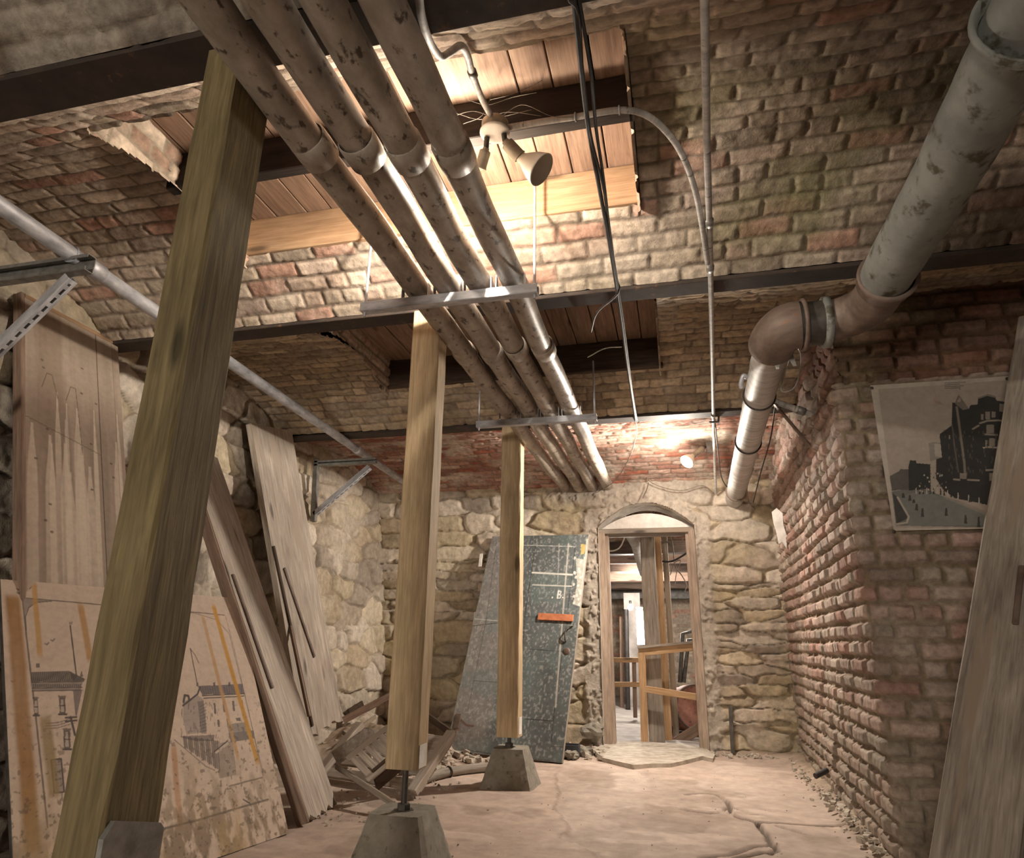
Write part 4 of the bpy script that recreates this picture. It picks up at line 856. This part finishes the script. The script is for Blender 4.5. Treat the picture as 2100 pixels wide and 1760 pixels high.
k2 = jb+Vector((-.03, 0, -.028)); l0 = at(997, 304, y=1.95); l1 = at(985, 346, y=1.985)
b = MB(); b.tube(catmull([k2, k2*.5+l0*.5, l0]), .010, 10); b.build('swivel_arm', 'dsteel', t)
socket(t, l0, l1, .021)
ax2 = Vector((-.74, .62, -.30)).normalized(); LB = l1-ax2*.006
flood(t, LB, ax2, .8, 'glow'); LITA = LB+ax2*.155
# the lamp over the doorway
q = at(1455, 916, y=5.96)
t = thing('clip_lamp', 'small lit flood lamp clipped to the conduit above the doorway', 'lamp', q)
b = MB(); b.box(frame(q+Vector((0, 0, .0)), (1, 0, 0), (0, 0, 1)), (.06, .05, .12), .006); b.build('junction_box', 'steel', t)
s0, s1 = at(1443, 918, y=5.93), at(1422, 934, y=5.90)
b = MB(); b.tube([q+Vector((-.02, 0, 0)), s0], .012, 10); b.build('swivel_arm', 'dsteel', t)
socket(t, s0, s1, .026); vw = (s1-CAM).normalized(); ax = (-RT*.72-UP*.69)*.80-vw*.60; ax = ax.normalized()
flood(t, s1-ax*.01, ax, 1.0, 'glow'); LITB = s1+ax*.20; ax_B = ax.copy()
for pts, r_, lab in (([(1178, -30), (1178, 0), (1190, 120), (1205, 250), (1228, 380), (1250, 500), (1272, 640), (1288, 760), (1303, 860)], .008, 'thickest black cable hanging along the ceiling right of the ceiling lamp'),
                     ([(1188, -30), (1188, 0), (1212, 150), (1222, 260), (1238, 370), (1255, 510), (1277, 650), (1296, 800), (1306, 862)], .0055, 'thin black cable running beside the thickest hanging cable'),
                     ([(1165, -30), (1168, 0), (1186, 30), (1196, 160), (1212, 280), (1240, 400), (1262, 560), (1268, 600), (1225, 640), (1212, 680)], .005, 'black cable that loops away to the left below the ceiling lamp')):
    P_ = [at(px, py, z=2.53-.0016*((i*37) % 11)) for i, (px, py) in enumerate(pts)]
    cable('black_cable', P_, r_, 'black', lab, 'cable', 'black cables under the ceiling')
for pts, y_, r_, m_, lab in (([(1303, 860), (1305, 890), (1290, 940), (1262, 985), (1225, 1010)], (4.85, 5.4, 6.0, 6.4, 6.6), .004, 'wire', 'thin wire drooping from the end of the black cables to the pipe holes'),
                         ([(1310, 866), (1345, 852), (1385, 850), (1420, 880), (1450, 905)], (4.95, 5.2, 5.5, 5.8, 5.93), .004, 'wire', 'thin wire running to the lit lamp above the doorway'),
                         ([(1320, 960), (1330, 985), (1360, 1000), (1400, 1006), (1440, 996), (1460, 1010)], (6.62,)*6, .004, 'wire', 'loose wire lying on the plaster just over the doorway arch'),
                         ([(1330, 990), (1326, 1005), (1318, 1022)], (6.6,)*3, .005, 'rust', 'short rusty hook hanging over the doorway arch'),
                         ([(1205, 733), (1240, 715), (1275, 712)], (3.6, 3.5, 3.4), .003, 'wire', 'short pale wire sticking out of the black cables'),
                         ([(1466, 860), (1475, 950), (1482, 985), (1500, 1010)], (5.0, 5.9, 6.2, 6.5), .005, 'black', 'dark wire hanging behind the long straight conduit')):
    cable('loose_wire', [at(px, py, y=yy) for (px, py), yy in zip(pts, y_)], r_, m_, lab, 'wire')
b = MB(); random.seed(12)
cb = [((935, 232), (985, 245), (1040, 230), (1110, 238)), ((925, 240), (970, 228), (1020, 240), (1090, 225)), ((1005, 205), (1060, 190), (1120, 160), (1170, 120)), ((950, 254), (985, 240), (1000, 215), (1010, 190)), ((1020, 245), (1070, 215), (1130, 238), (1180, 240)), ((960, 205), (1000, 215), (1050, 200), (1100, 190))]
for s_ in cb: b.tube(catmull([at(px, py, y=1.95+random.uniform(-.06, .06)) for px, py in s_], 6), .0011, 5)
tag(b.build('cobweb', 'web'), 'dusty cobweb strands strung around the ceiling lamp box', 'cobweb', None, 'stuff')

# ------------------------------------------------------------------ doorway
dt = thing('door_1', 'arched doorway in the back wall with a plain wooden frame', 'doorway', (-.27, 6.9, 0)); dt['kind'] = 'structure'
b = MB(); b.beam((-.705, 6.80, .0), (-.715, 6.80, 2.0), .075, .05, (1, 0, 0), .004, 10, .0015); b.beam((-.655, 6.86, .0), (-.665, 6.86, 1.99), .04, .09, (1, 0, 0), .004, 10, .0015); b.build('jamb', 'jambwood', dt)
b = MB(); b.beam((.178, 6.80, .0), (.172, 6.80, 2.0), .06, .05, (1, 0, 0), .004, 10, .0015); b.beam((.135, 6.86, .0), (.130, 6.86, 1.99), .035, .09, (1, 0, 0), .004, 10, .0015); b.build('jamb', 'jambwood', dt)
b = MB(); b.bar((-.735, 6.81, 2.0), (.20, 6.81, 2.0), .05, .07, (0, 0, 1), .004); b.bar((-.70, 6.87, 1.965), (.17, 6.87, 1.965), .03, .06, (0, 0, 1), .003); b.build('head', 'grey', dt)
pts = [(-.268+.455*s_, 2.025+.155*(1-s_*s_)) for s_ in np.linspace(-1, 1, 17)]
b = MB(); b.prism([(x, z) for x, z in pts], frame((0, 6.83, 0), (1, 0, 0), (0, -1, 0)), .02); b.build('lunette_board', 'white', dt)
ar_o = [(DX0, 0), (DX0, DZ)]+[(-.268+.468*s_, DZ+.235*(1-s_*s_)) for s_ in np.linspace(-1, 1, 19)]+[(DX1, DZ), (DX1, 0)]
vs = []; fs = []
for i, (x, z) in enumerate(ar_o): vs += [Vector((x, 6.69, z)), Vector((x, 7.12, z))]
for i in range(len(ar_o)-1): fs.append((i*2, i*2+1, i*2+3, i*2+2))
b = MB(); b.add(vs, fs); tag(b.build('door_reveal', 'plaster', None), kind='structure')
sl = [at(px, py, z=.03) for px, py in ((1214, 1536), (1235, 1554), (1268, 1562), (1300, 1569), (1340, 1566), (1375, 1566), (1400, 1561), (1440, 1551), (1462, 1556), (1466, 1548), (1450, 1536), (1400, 1526), (1300, 1520), (1230, 1522))]
b = MB(); b.prism([(p.x, p.y) for p in sl], frame((0, 0, .012), (1, 0, 0), (0, 0, 1)), .036); tag(b.build('threshold_slab', 'plaster'), 'broken pale slab lying in front of the doorway', 'slab')
b = MB(); b.bar(at(1503, 1545, y=6.60), at(1498, 1448, y=6.66), .035, .012, (1, 0, 0), .002); tag(b.build('iron_bar', 'dsteel'), 'short flat iron bar standing against the stone right of the doorway', 'bar')
b = MB(); cr = at(1168, 1530, y=6.1); cr.z = .06
for (x, y, sx, sy) in ((0, -.055, .16, .008), (0, .055, .16, .008), (-.08, 0, .008, .11), (.08, 0, .008, .11)): b.box(frame(cr+Vector((x, y, 0)), (1, 0, 0), (0, 0, 1)), (sx, sy, .09), .002)
b.box(frame(cr+Vector((0, 0, -.04)), (1, 0, 0), (0, 0, 1)), (.16, .11, .008), .002); tag(b.build('plastic_tray', 'blackplastic'), 'small dark plastic tray on the floor at the foot of the leaning metal door', 'tray')
pp = [(.84, 2.02), (.885, 2.05), (.93, 2.00), (.925, 1.90), (.945, 1.80), (.93, 1.70), (.90, 1.76), (.87, 1.74), (.86, 1.84), (.845, 1.92)]
b = MB(); b.prism([(x-.89, z) for x, z in pp], frame((.885, 6.05, 0), (1, -.45, 0), (-.45, -1, 0)), .006); tag(b.build('paper_scrap', 'paper'), 'torn white scrap stuck on the brick side wall under the drain pipe', 'paper')
b = MB(); b.tube([at(1672, 1592, y=4.92), at(1696, 1580, y=4.98)], .017, 10); tag(b.build('pipe_stub', 'black'), 'short dark pipe stub sticking out at the base of the brick side wall', 'pipe')

# ------------------------------------------------------------------ the room beyond the doorway
u, v = mesh2(-3.0, 2.6, 0, 3.0, .02); h, r, tl, d = bricks(u, v, .24, .085, .014, 95)
tag(grid('wall_far', u, 13.0-.02*h, v, brickcol(h, r, d, PAL_A, u, v, 95, lime=.7), 'brick'), kind='structure')
b = MB(); b.box(frame((-.2, 10.0, -.05), (1, 0, 0), (0, 0, 1)), (5.6, 6.4, .1), .005); tag(b.build('floor_beyond', 'cladding'), kind='structure')
for x_ in (-3.0, 2.6):
    b = MB(); b.box(frame((x_, 10, 1.5), (1, 0, 0), (0, 0, 1)), (.1, 6.2, 3.0), .005); tag(b.build('wall_beyond', 'plaster'), kind='structure')
b = MB(); b.box(frame((-.2, 10, 2.62), (1, 0, 0), (0, 0, 1)), (5.6, 6.2, .08), .005); tag(b.build('ceiling_beyond', 'dark'), kind='structure')
u, v = mesh2(-1.4, 1.2, 2.06, 2.6, .012); h, r, tl, d = bricks(u, v, .23, .08, .012, 97); tag(grid('wall_lintel', u, 7.95-.015*h, v, brickcol(h, r, d, PAL_C, u, v, 97), 'brick'), kind='structure')
for k, (yy, zz, s_, m_) in enumerate(((8.3, 2.02, .16, 'dark'), (9.0, 1.98, .14, 'rustwood'), (9.7, 1.94, .16, 'dark'), (10.5, 1.88, .15, 'rustwood'), (11.3, 1.84, .17, 'dark'), (12.2, 1.74, .20, 'dsteel'))):
    b = MB(); b.beam((-2.9, yy, zz), (2.5, yy, zz+.03), s_, s_, (0, 0, 1), .01, 16, .008); tag(b.build('trim_%d' % (k+4), m_), kind='structure')
b = MB(); b.beam(at(1349, 1540, y=7.32), at(1326, 1085, y=7.32), .15, .13, (1, 0, 0), .008, 14, .003); tag(b.build('rough_post', 'grey'), 'rough dark post standing just beyond the doorway', 'post')
b = MB(); b.beam(at(1372, 1534, y=7.5), at(1347, 1090, y=7.5), .075, .05, (1, 0, 0), .004, 10, .001); tag(b.build('pine_stud', 'pine'), 'pale new stud beside the rough dark post beyond the doorway', 'stud')
b = MB(); b.beam(at(1388, 1530, y=7.75), at(1362, 1090, y=7.75), .06, .09, (1, 0, 0), .004, 10, .001); tag(b.build('pine_stud', 'grey'), 'greyish stud right behind the pale new stud beyond the doorway', 'stud')
t = thing('guard_rail', 'orange brown wooden guard rail standing inside the doorway on the right', 'railing', at(1322, 1535, y=7.08))
y_ = 7.08; b = MB(); b.beam(at(1323, 1536, y=y_), at(1316, 1338, y=y_), .07, .04, (1, 0, 0), .003, 8, .001); b.build('post', 'pine', t)
b = MB(); b.beam(at(1310, 1338, y=y_), at(1470, 1322, y=y_), .075, .04, (0, 0, 1), .003, 8, .001); b.build('top_rail', 'pine', t)
b = MB(); b.beam(at(1308, 1328, y=y_), at(1470, 1313, y=y_), .025, .11, (0, 0, 1), .003, 8, .001); b.build('cap_board', 'grey', t)
b = MB(); b.beam(at(1322, 1413, y=y_), at(1470, 1436, y=y_), .06, .04, (0, 0, 1), .003, 8, .001); b.build('mid_rail', 'pine', t)
t = thing('guard_rail', 'farther wooden guard rail seen at the left side of the doorway opening', 'railing', at(1256, 1462, y=9.2)); y_ = 9.2
for px in (1255, 1300):
    b = MB(); b.beam(at(px+3, 1472, y=y_), at(px, 1352, y=y_), .05, .05, (1, 0, 0), .003, 6, .001); b.build('post', 'rustwood', t)
for py in (1354, 1404):
    b = MB(); b.beam(at(1225, py, y=y_-.03), at(1345, py, y=y_-.03), .06, .03, (0, 0, 1), .003, 6, .001); b.build('rail', 'pine', t)
dc = at(1416, 1452, y=8.0)
t = thing('steel_drum', 'rusty red drum lying behind the guard rail beyond the doorway', 'drum', (dc.x, dc.y, dc.z-.26))
b = MB(); Md = frame(dc, (0, 0, 1), (.35, -.93, .12)); b.lathe([(0, .16), (.20, .16), (.215, .17), (.225, .165), (.225, .0), (.235, -.02), (.225, -.04), (.225, -.35), (0, -.35)], Md, 32); b.build('body', 'drum', t)
b = MB(); b.torus(Md @ Matrix.Translation((0, 0, .168)), .222, .012, 32, 8); b.build('rim', 'rust', t)
b = MB(); b.torus(frame(at(1404, 1470, y=7.85), (0, 0, 1), (.5, -.8, .1)), .21, .022, 32, 8, 0, 1.2, 4.6); tag(b.build('iron_hoop', 'rust'), 'dark rusted hoop leaning on the drum beyond the doorway', 'hoop')
b = MB(); b.beam(at(1366, 1536, y=7.55), at(1460, 1478, y=7.55), .10, .03, (0, 0, 1), .003, 6, .002); tag(b.build('floor_plank', 'rustwood'), 'brown plank lying askew at the foot of the drum', 'plank')
b = MB(); b.tube([at(1366, 1518, y=7.65), at(1440, 1500, y=7.65)], .022, 10); tag(b.build('floor_pipe', 'rust'), 'rusty pipe lying on the floor before the drum', 'pipe')
t = thing('metal_frame', 'dark bent metal frame standing behind the guard rail', 'frame', at(1400, 1400, y=8.7))
for pts in ([(1394, 1400), (1400, 1300), (1430, 1292), (1440, 1300)], [(1402, 1400), (1412, 1312), (1440, 1312)]):
    b = MB(); b.tube([at(px, py, y=8.7) for px, py in pts], .025, 8); b.build('tube', 'dsteel', t)
pp_ = at(1286, 1400, y=10.6); b = MB(); b.tube([(pp_.x, 10.6, 0), at(1284, 1250, y=10.6)], .035, 12); tag(b.build('stand_pipe', 'black'), 'black upright pipe seen through the doorway on the left', 'pipe')
pc = at(1300, 1340, y=11.2); b = MB(); b.box(frame((pc.x, 11.2, .85), (1, 0, 0), (0, 0, 1)), (.26, .02, 1.7), .004); tag(b.build('grey_panel', 'cladding'), 'plain greyish panel behind the black upright pipe', 'panel')
b = MB(); b.beam(at(1276, 1470, y=10.9), at(1274, 1265, y=10.9), .05, .05, (1, 0, 0), .003, 6, .001); tag(b.build('thin_post', 'rustwood'), 'thin brown post left of the black upright pipe', 'post')
t = thing('tube_light', 'bright white tube light standing beside the rough dark post', 'lamp', at(1314, 1330, y=10.2)); b = MB(); b.tube([at(1315, 1322, y=10.2), at(1312, 1252, y=10.2)], .055, 14); b.build('tube', 'glow2', t)
b = MB(); q_ = at(1315, 1322, y=10.2); b.tube([(q_.x, 10.2, 0), q_], .02, 10); b.build('stand', 'black', t)
b = MB(); b.lathe([(0, 0), (.06, 0), (.06, .03), (0, .03)], frame(at(1312, 1250, y=10.2), (1, 0, 0), (0, 0, 1)), 14); b.build('end_cap', 'white', t)
g = at(1293, 1246, y=10.4); t = thing('hanging_bulb', 'small glaring bulb seen through the doorway', 'lamp', g); b = MB(); b.lathe([(0, -.045), (.03, -.035), (.045, 0), (.03, .035), (.015, .055), (0, .056)], frame(g, (1, 0, 0), (0, 0, 1)), 16); b.build('bulb', 'glow', t)
b = MB(); b.lathe([(.018, .05), (.02, .055), (.02, .10), (0, .10)], frame(g, (1, 0, 0), (0, 0, 1)), 12); b.build('holder', 'black', t)
b = MB(); b.tube([at(1288, 1090, y=7.6), at(1304, 1118, y=7.75), at(1320, 1175, y=8.6)], .055, 14); tag(b.build('overhead_pipe', 'pipe2'), 'pale pipe running overhead just inside the doorway', 'pipe')
for pts, y_, r_, m_, lab in (([(1284, 1085), (1280, 1105), (1270, 1124), (1252, 1130), (1237, 1122)], 7.3, .008, 'white', 'white cable looping at the top left inside the doorway'),
                         ([(1372, 1085), (1380, 1120), (1384, 1160), (1398, 1180), (1408, 1200), (1404, 1214)], 7.6, .006, 'wire', 'long dangling wire in the right half of the doorway'),
                         ([(1345, 1150), (1375, 1152), (1400, 1140), (1420, 1125)], 7.6, .010, 'black', 'dark cable crossing the top right of the doorway'),
                         ([(1374, 1180), (1384, 1155), (1396, 1150), (1388, 1172), (1384, 1200)], 7.62, .005, 'wire', 'tangled knot of wire in the right half of the doorway'),
                         ([(1345, 1105), (1368, 1112), (1378, 1122)], 7.55, .007, 'dsteel', 'short dark wire near the rough dark post top')):
    cable('dangling_wire', ([Vector((at(*pts[0], y=y_).x-.01, y_, 2.575))] if pts[0][1] < 1110 else [])+[at(px, py, y=y_) for px, py in pts], r_, m_, lab, 'wire')

# ------------------------------------------------------------------ the junk heap in the left corner
random.seed(21)
def chip(b, p, s):
    vs = []
    for x in (-1, 1):
        for y in (-1, 1):
            for z in (-1, 1): vs.append(Vector((x*random.uniform(.5, 1), y*random.uniform(.4, .9), z*random.uniform(.3, .7)))*s)
    R_ = Matrix.Rotation(random.uniform(0, 6.3), 4, 'Z') @ Matrix.Rotation(random.uniform(-.5, .5), 4, 'X')
    M = Matrix.Translation(p) @ R_
    b.add([M @ w for w in vs], [(0, 1, 3, 2), (4, 6, 7, 5), (0, 4, 5, 1), (2, 3, 7, 6), (0, 2, 6, 4), (1, 5, 7, 3)], vs)
b = MB()
def heapz(x, y): return .16*max(0, 1-math.hypot((x+2.55)/.85, (y-5.75)/.95))
for k in range(700):
    x, y = random.uniform(-2.95, -1.35), random.uniform(4.9, 6.68)
    if math.hypot((x+2.45)/1.0, (y-5.8)/.95) > 1.05: continue
    chip(b, Vector((x, y, heapz(x, y)+.02)), random.choice((.008, .012, .02, .032)))
for k in range(320): chip(b, Vector((random.uniform(-1.9, -.66), random.uniform(6.0, 6.72), .02)), random.choice((.008, .012, .02, .035)))
for k in range(260): y = random.uniform(3.8, 6.6); chip(b, Vector((.93-abs(random.gauss(0, .06))+.02*(y-3.8)/2.8-.03, y, .018)), random.choice((.005, .008, .012, .02)))
for k in range(120): chip(b, Vector((random.uniform(.2, .95), random.uniform(6.5, 6.72), .018)), random.choice((.006, .01, .016)))
for k in range(150): chip(b, Vector((random.uniform(-2.2, -1.5), random.uniform(3.5, 4.9), .006)), random.choice((.004, .006, .010)))
for k in range(60): chip(b, Vector((random.uniform(-1.2, .8), random.uniform(3.0, 6.2), .004)), random.choice((.003, .005)))
tag(b.build('rubble', 'plaster'), 'loose rubble and stone chips along the foot of the walls', 'rubble', None, 'stuff')
for k, (px, py, yy, s_) in enumerate(((1200, 1556, 6.25, .07), (1172, 1548, 6.0, .05), (1215, 1500, 6.6, .09))):
    b = MB(); p = at(px, py, y=yy); p.z = max(p.z, s_*.45)
    n_ = 12; vs = []; fs = []
    for i in range(7):
        for j in range(n_):
            th = PI*i/6; a = 2*PI*j/n_; q_ = .75+.5*hsh(i*3+k, j if 0 < i < 6 else 0, 5); vs.append(p+Vector((math.sin(th)*math.cos(a)*1.2, math.sin(th)*math.sin(a), math.cos(th)*.7))*s_*float(q_))
    for i in range(6):
        for j in range(n_): fs.append((i*n_+j, i*n_+(j+1) % n_, (i+1)*n_+(j+1) % n_, (i+1)*n_+j))
    b.add(vs, fs); tag(b.build('fallen_stone', 'conc'), ('dark fallen stone on the floor between the leaning metal door and the doorway slab', 'smaller fallen stone at the lower corner of the leaning metal door', 'fallen stone resting against the wall left of the door frame')[k], 'stone', 'fallen stones by the doorway')
# wooden pallet tipped on its side
A = at(846, 1638, y=4.27); A.z = .045; Bp = at(923, 1508, y=4.62); up2 = (Bp-A); Lp = up2.length; ey = up2.normalized()
wv = at(655, 1540, y=4.72)-A; ex = (wv-ey*wv.dot(ey)).normalized(); Wp = .82; nn = ex.cross(ey).normalized()
if nn.y > 0: nn = -nn
t = thing('wooden_pallet', 'broken wooden pallet tipped on the junk heap behind the nearer concrete pier', 'pallet', A)
for s_ in (0, Wp): b = MB(); b.beam(A+ex*s_-ey*.01, A+ex*s_+ey*(Lp+.02), .07, .045, ex, .004, 8, .0015); b.build('stringer', 'grey2', t)
for k, f in enumerate((.16, .40, .64, .80, .95)):
    b = MB(); p = A+ey*Lp*f-nn*.035; b.beam(p-ex*.02, p+ex*(Wp+.02), .02, .075, nn, .003, 8, .0015); b.build('slat', 'grey2', t)
# slatted crate side
y0 = 4.12; O = at(715, 1556, y=y0); U1 = at(760, 1520, y=y0+.10)-O; V1 = at(758, 1588, y=y0-.05)-O
ex = U1.normalized(); Wc = .30; ey = (V1-ex*V1.dot(ex)).normalized(); Hc = .21; nn = ex.cross(ey).normalized()
t = thing('slatted_crate', 'grey slatted crate lying tilted at the foot of the leaning grey boards', 'crate', O+ey*Hc)
for k in range(6): b = MB(); p = O+ex*(.02+k*.052); b.bar(p, p+ey*Hc, .038, .012, ex, .002); b.build('slat', 'grey2', t)
for f in (0, 1): b = MB(); p = O+ey*Hc*f; b.bar(p-ex*.01, p+ex*Wc, .04, .016, ey, .003); b.build('edge_rail', 'grey2', t)
b = MB(); p = O+ey*(Hc+.01)+Vector((0, .09, -.01)); b.bar(p-ex*.01, p+ex*Wc, .02, .18, ey, .003); b.build('base_board', 'dark', t)
P_ = [at(686, 1556, y=4.20), at(720, 1532, y=4.24), at(752, 1508, y=4.30), at(764, 1500, y=4.33)]
d_ = (P_[3]-P_[0]).normalized(); L_ = (P_[3]-P_[0]).length; sd = Vector((0, -.25, 1)); sd = (sd-d_*sd.dot(d_)).normalized()
pr = [(0, -.045), (L_-.04, -.045)]+[(L_-.04+.045*math.cos(a), .045*math.sin(a)) for a in np.linspace(-PI/2, PI/2, 9)]+[(0, .045)]
b = MB(); b.prism(pr, frame(P_[0], d_, d_.cross(sd)), .02); tag(b.build('round_ended_board', 'grey2'), 'round ended grey board resting on the slatted crate', 'board')
for (p0, p1, w_, d2, m_, lab) in (((704, 1478, 5.75), (806, 1424, 5.95), .055, .045, 'rustwood', 'reddish timber lying across the top of the junk heap in the corner'),
    ((700, 1520, 5.2), (770, 1470, 5.6), .03, .02, 'grey', 'thin grey stick on the junk heap below the reddish timber'),
    ((705, 1502, 5.1), (745, 1528, 4.95), .03, .03, 'grey', 'short pale batten sticking out from behind the long leaning board'),
    ((878, 1470, 5.6), (932, 1508, 5.3), .05, .02, 'dark', 'dark plank lying on the rubble between the middle post and the leaning metal door'),
    ((690, 1572, 4.15), (808, 1650, 3.85), .03, .02, 'grey', 'pale lath lying low in front of the slatted crate'),
    ((716, 1462, 5.9), (745, 1445, 6.0), .07, .02, 'dark', 'small dark board end at the very top of the junk heap')):
    q0, q1 = at(p0[0], p0[1], y=p0[2]), at(p1[0], p1[1], y=p1[2])
    for q_ in (q0, q1): q_.z = max(q_.z, .03)
    b = MB(); b.beam(q0, q1, w_, d2, (0, 0, 1), .003, 6, .002); tag(b.build('scrap_timber', m_), lab, 'timber')
hp = [at(868, 1598, z=.034), at(900, 1588, z=.034), at(940, 1580, z=.034), at(990, 1574, z=.034), at(1040, 1572, z=.034)]
t = thing('clay_pipe', 'pale old pipe lying on the floor between the two concrete piers', 'pipe', hp[1]); b = MB(); b.tube(catmull(hp, 5), .032, 16); b.build('pipe', 'grey', t)
b = MB(); b.torus(frame(hp[1]*.5+hp[2]*.5, (0, 0, 1), hp[2]-hp[1]), .035, .006, 20, 6); b.build('collar', 'dsteel', t)
# ------------------------------------------------------------------ light
def lamp(name, loc, energy, col=(255, 226, 190), r=.03, kind='POINT', spot=None, aim=None, blend=.6):
    l = bpy.data.lights.new(name, kind); l.energy = energy; l.color = lin(col); l.shadow_soft_size = r
    o = bpy.data.objects.new(name, l); COL.objects.link(o); o.location = loc
    if kind == 'SPOT':
        l.spot_size = math.radians(spot); l.spot_blend = blend
        o.rotation_euler = (Vector(aim)-Vector(loc)).to_track_quat('-Z', 'Y').to_euler()
    return o
lamp('flood_light', LITA, 38, (255, 238, 214), .04)
lamp('flood_light', LITA, 75, (255, 238, 214), .04, 'SPOT', 110, LITA+Vector((-.62, .66, -.42)), .9)
lamp('flood_light', LITB, 170, (255, 238, 216), .05, 'SPOT', 175, LITB+ax_B, .7)
lamp('flood_light', LITB, 26, (255, 238, 216), .06)
lamp('back_room_light', (-.55, 9.6, 1.75), 110, (255, 242, 228), .08)
lamp('back_room_light', (.7, 8.0, 1.85), 40, (255, 242, 228), .08)
lamp('near_fill', (-1.7, -5.2, 1.0), 470, (255, 238, 214), .5)  # unseen fill light added behind the camera
w = bpy.data.worlds.new('world'); SC.world = w; w.use_nodes = True
w.node_tree.nodes['Background'].inputs[0].default_value = (*lin((255, 246, 236)), 1)
w.node_tree.nodes['Background'].inputs[1].default_value = .055
SC.view_settings.view_transform = 'Standard'; SC.view_settings.look = 'None'; SC.view_settings.gamma = 1
SC.view_settings.exposure = 0.86; SC.view_settings.use_curve_mapping = False
SC.cycles.max_bounces = 8; SC.cycles.diffuse_bounces = 5; SC.cycles.use_denoising = True
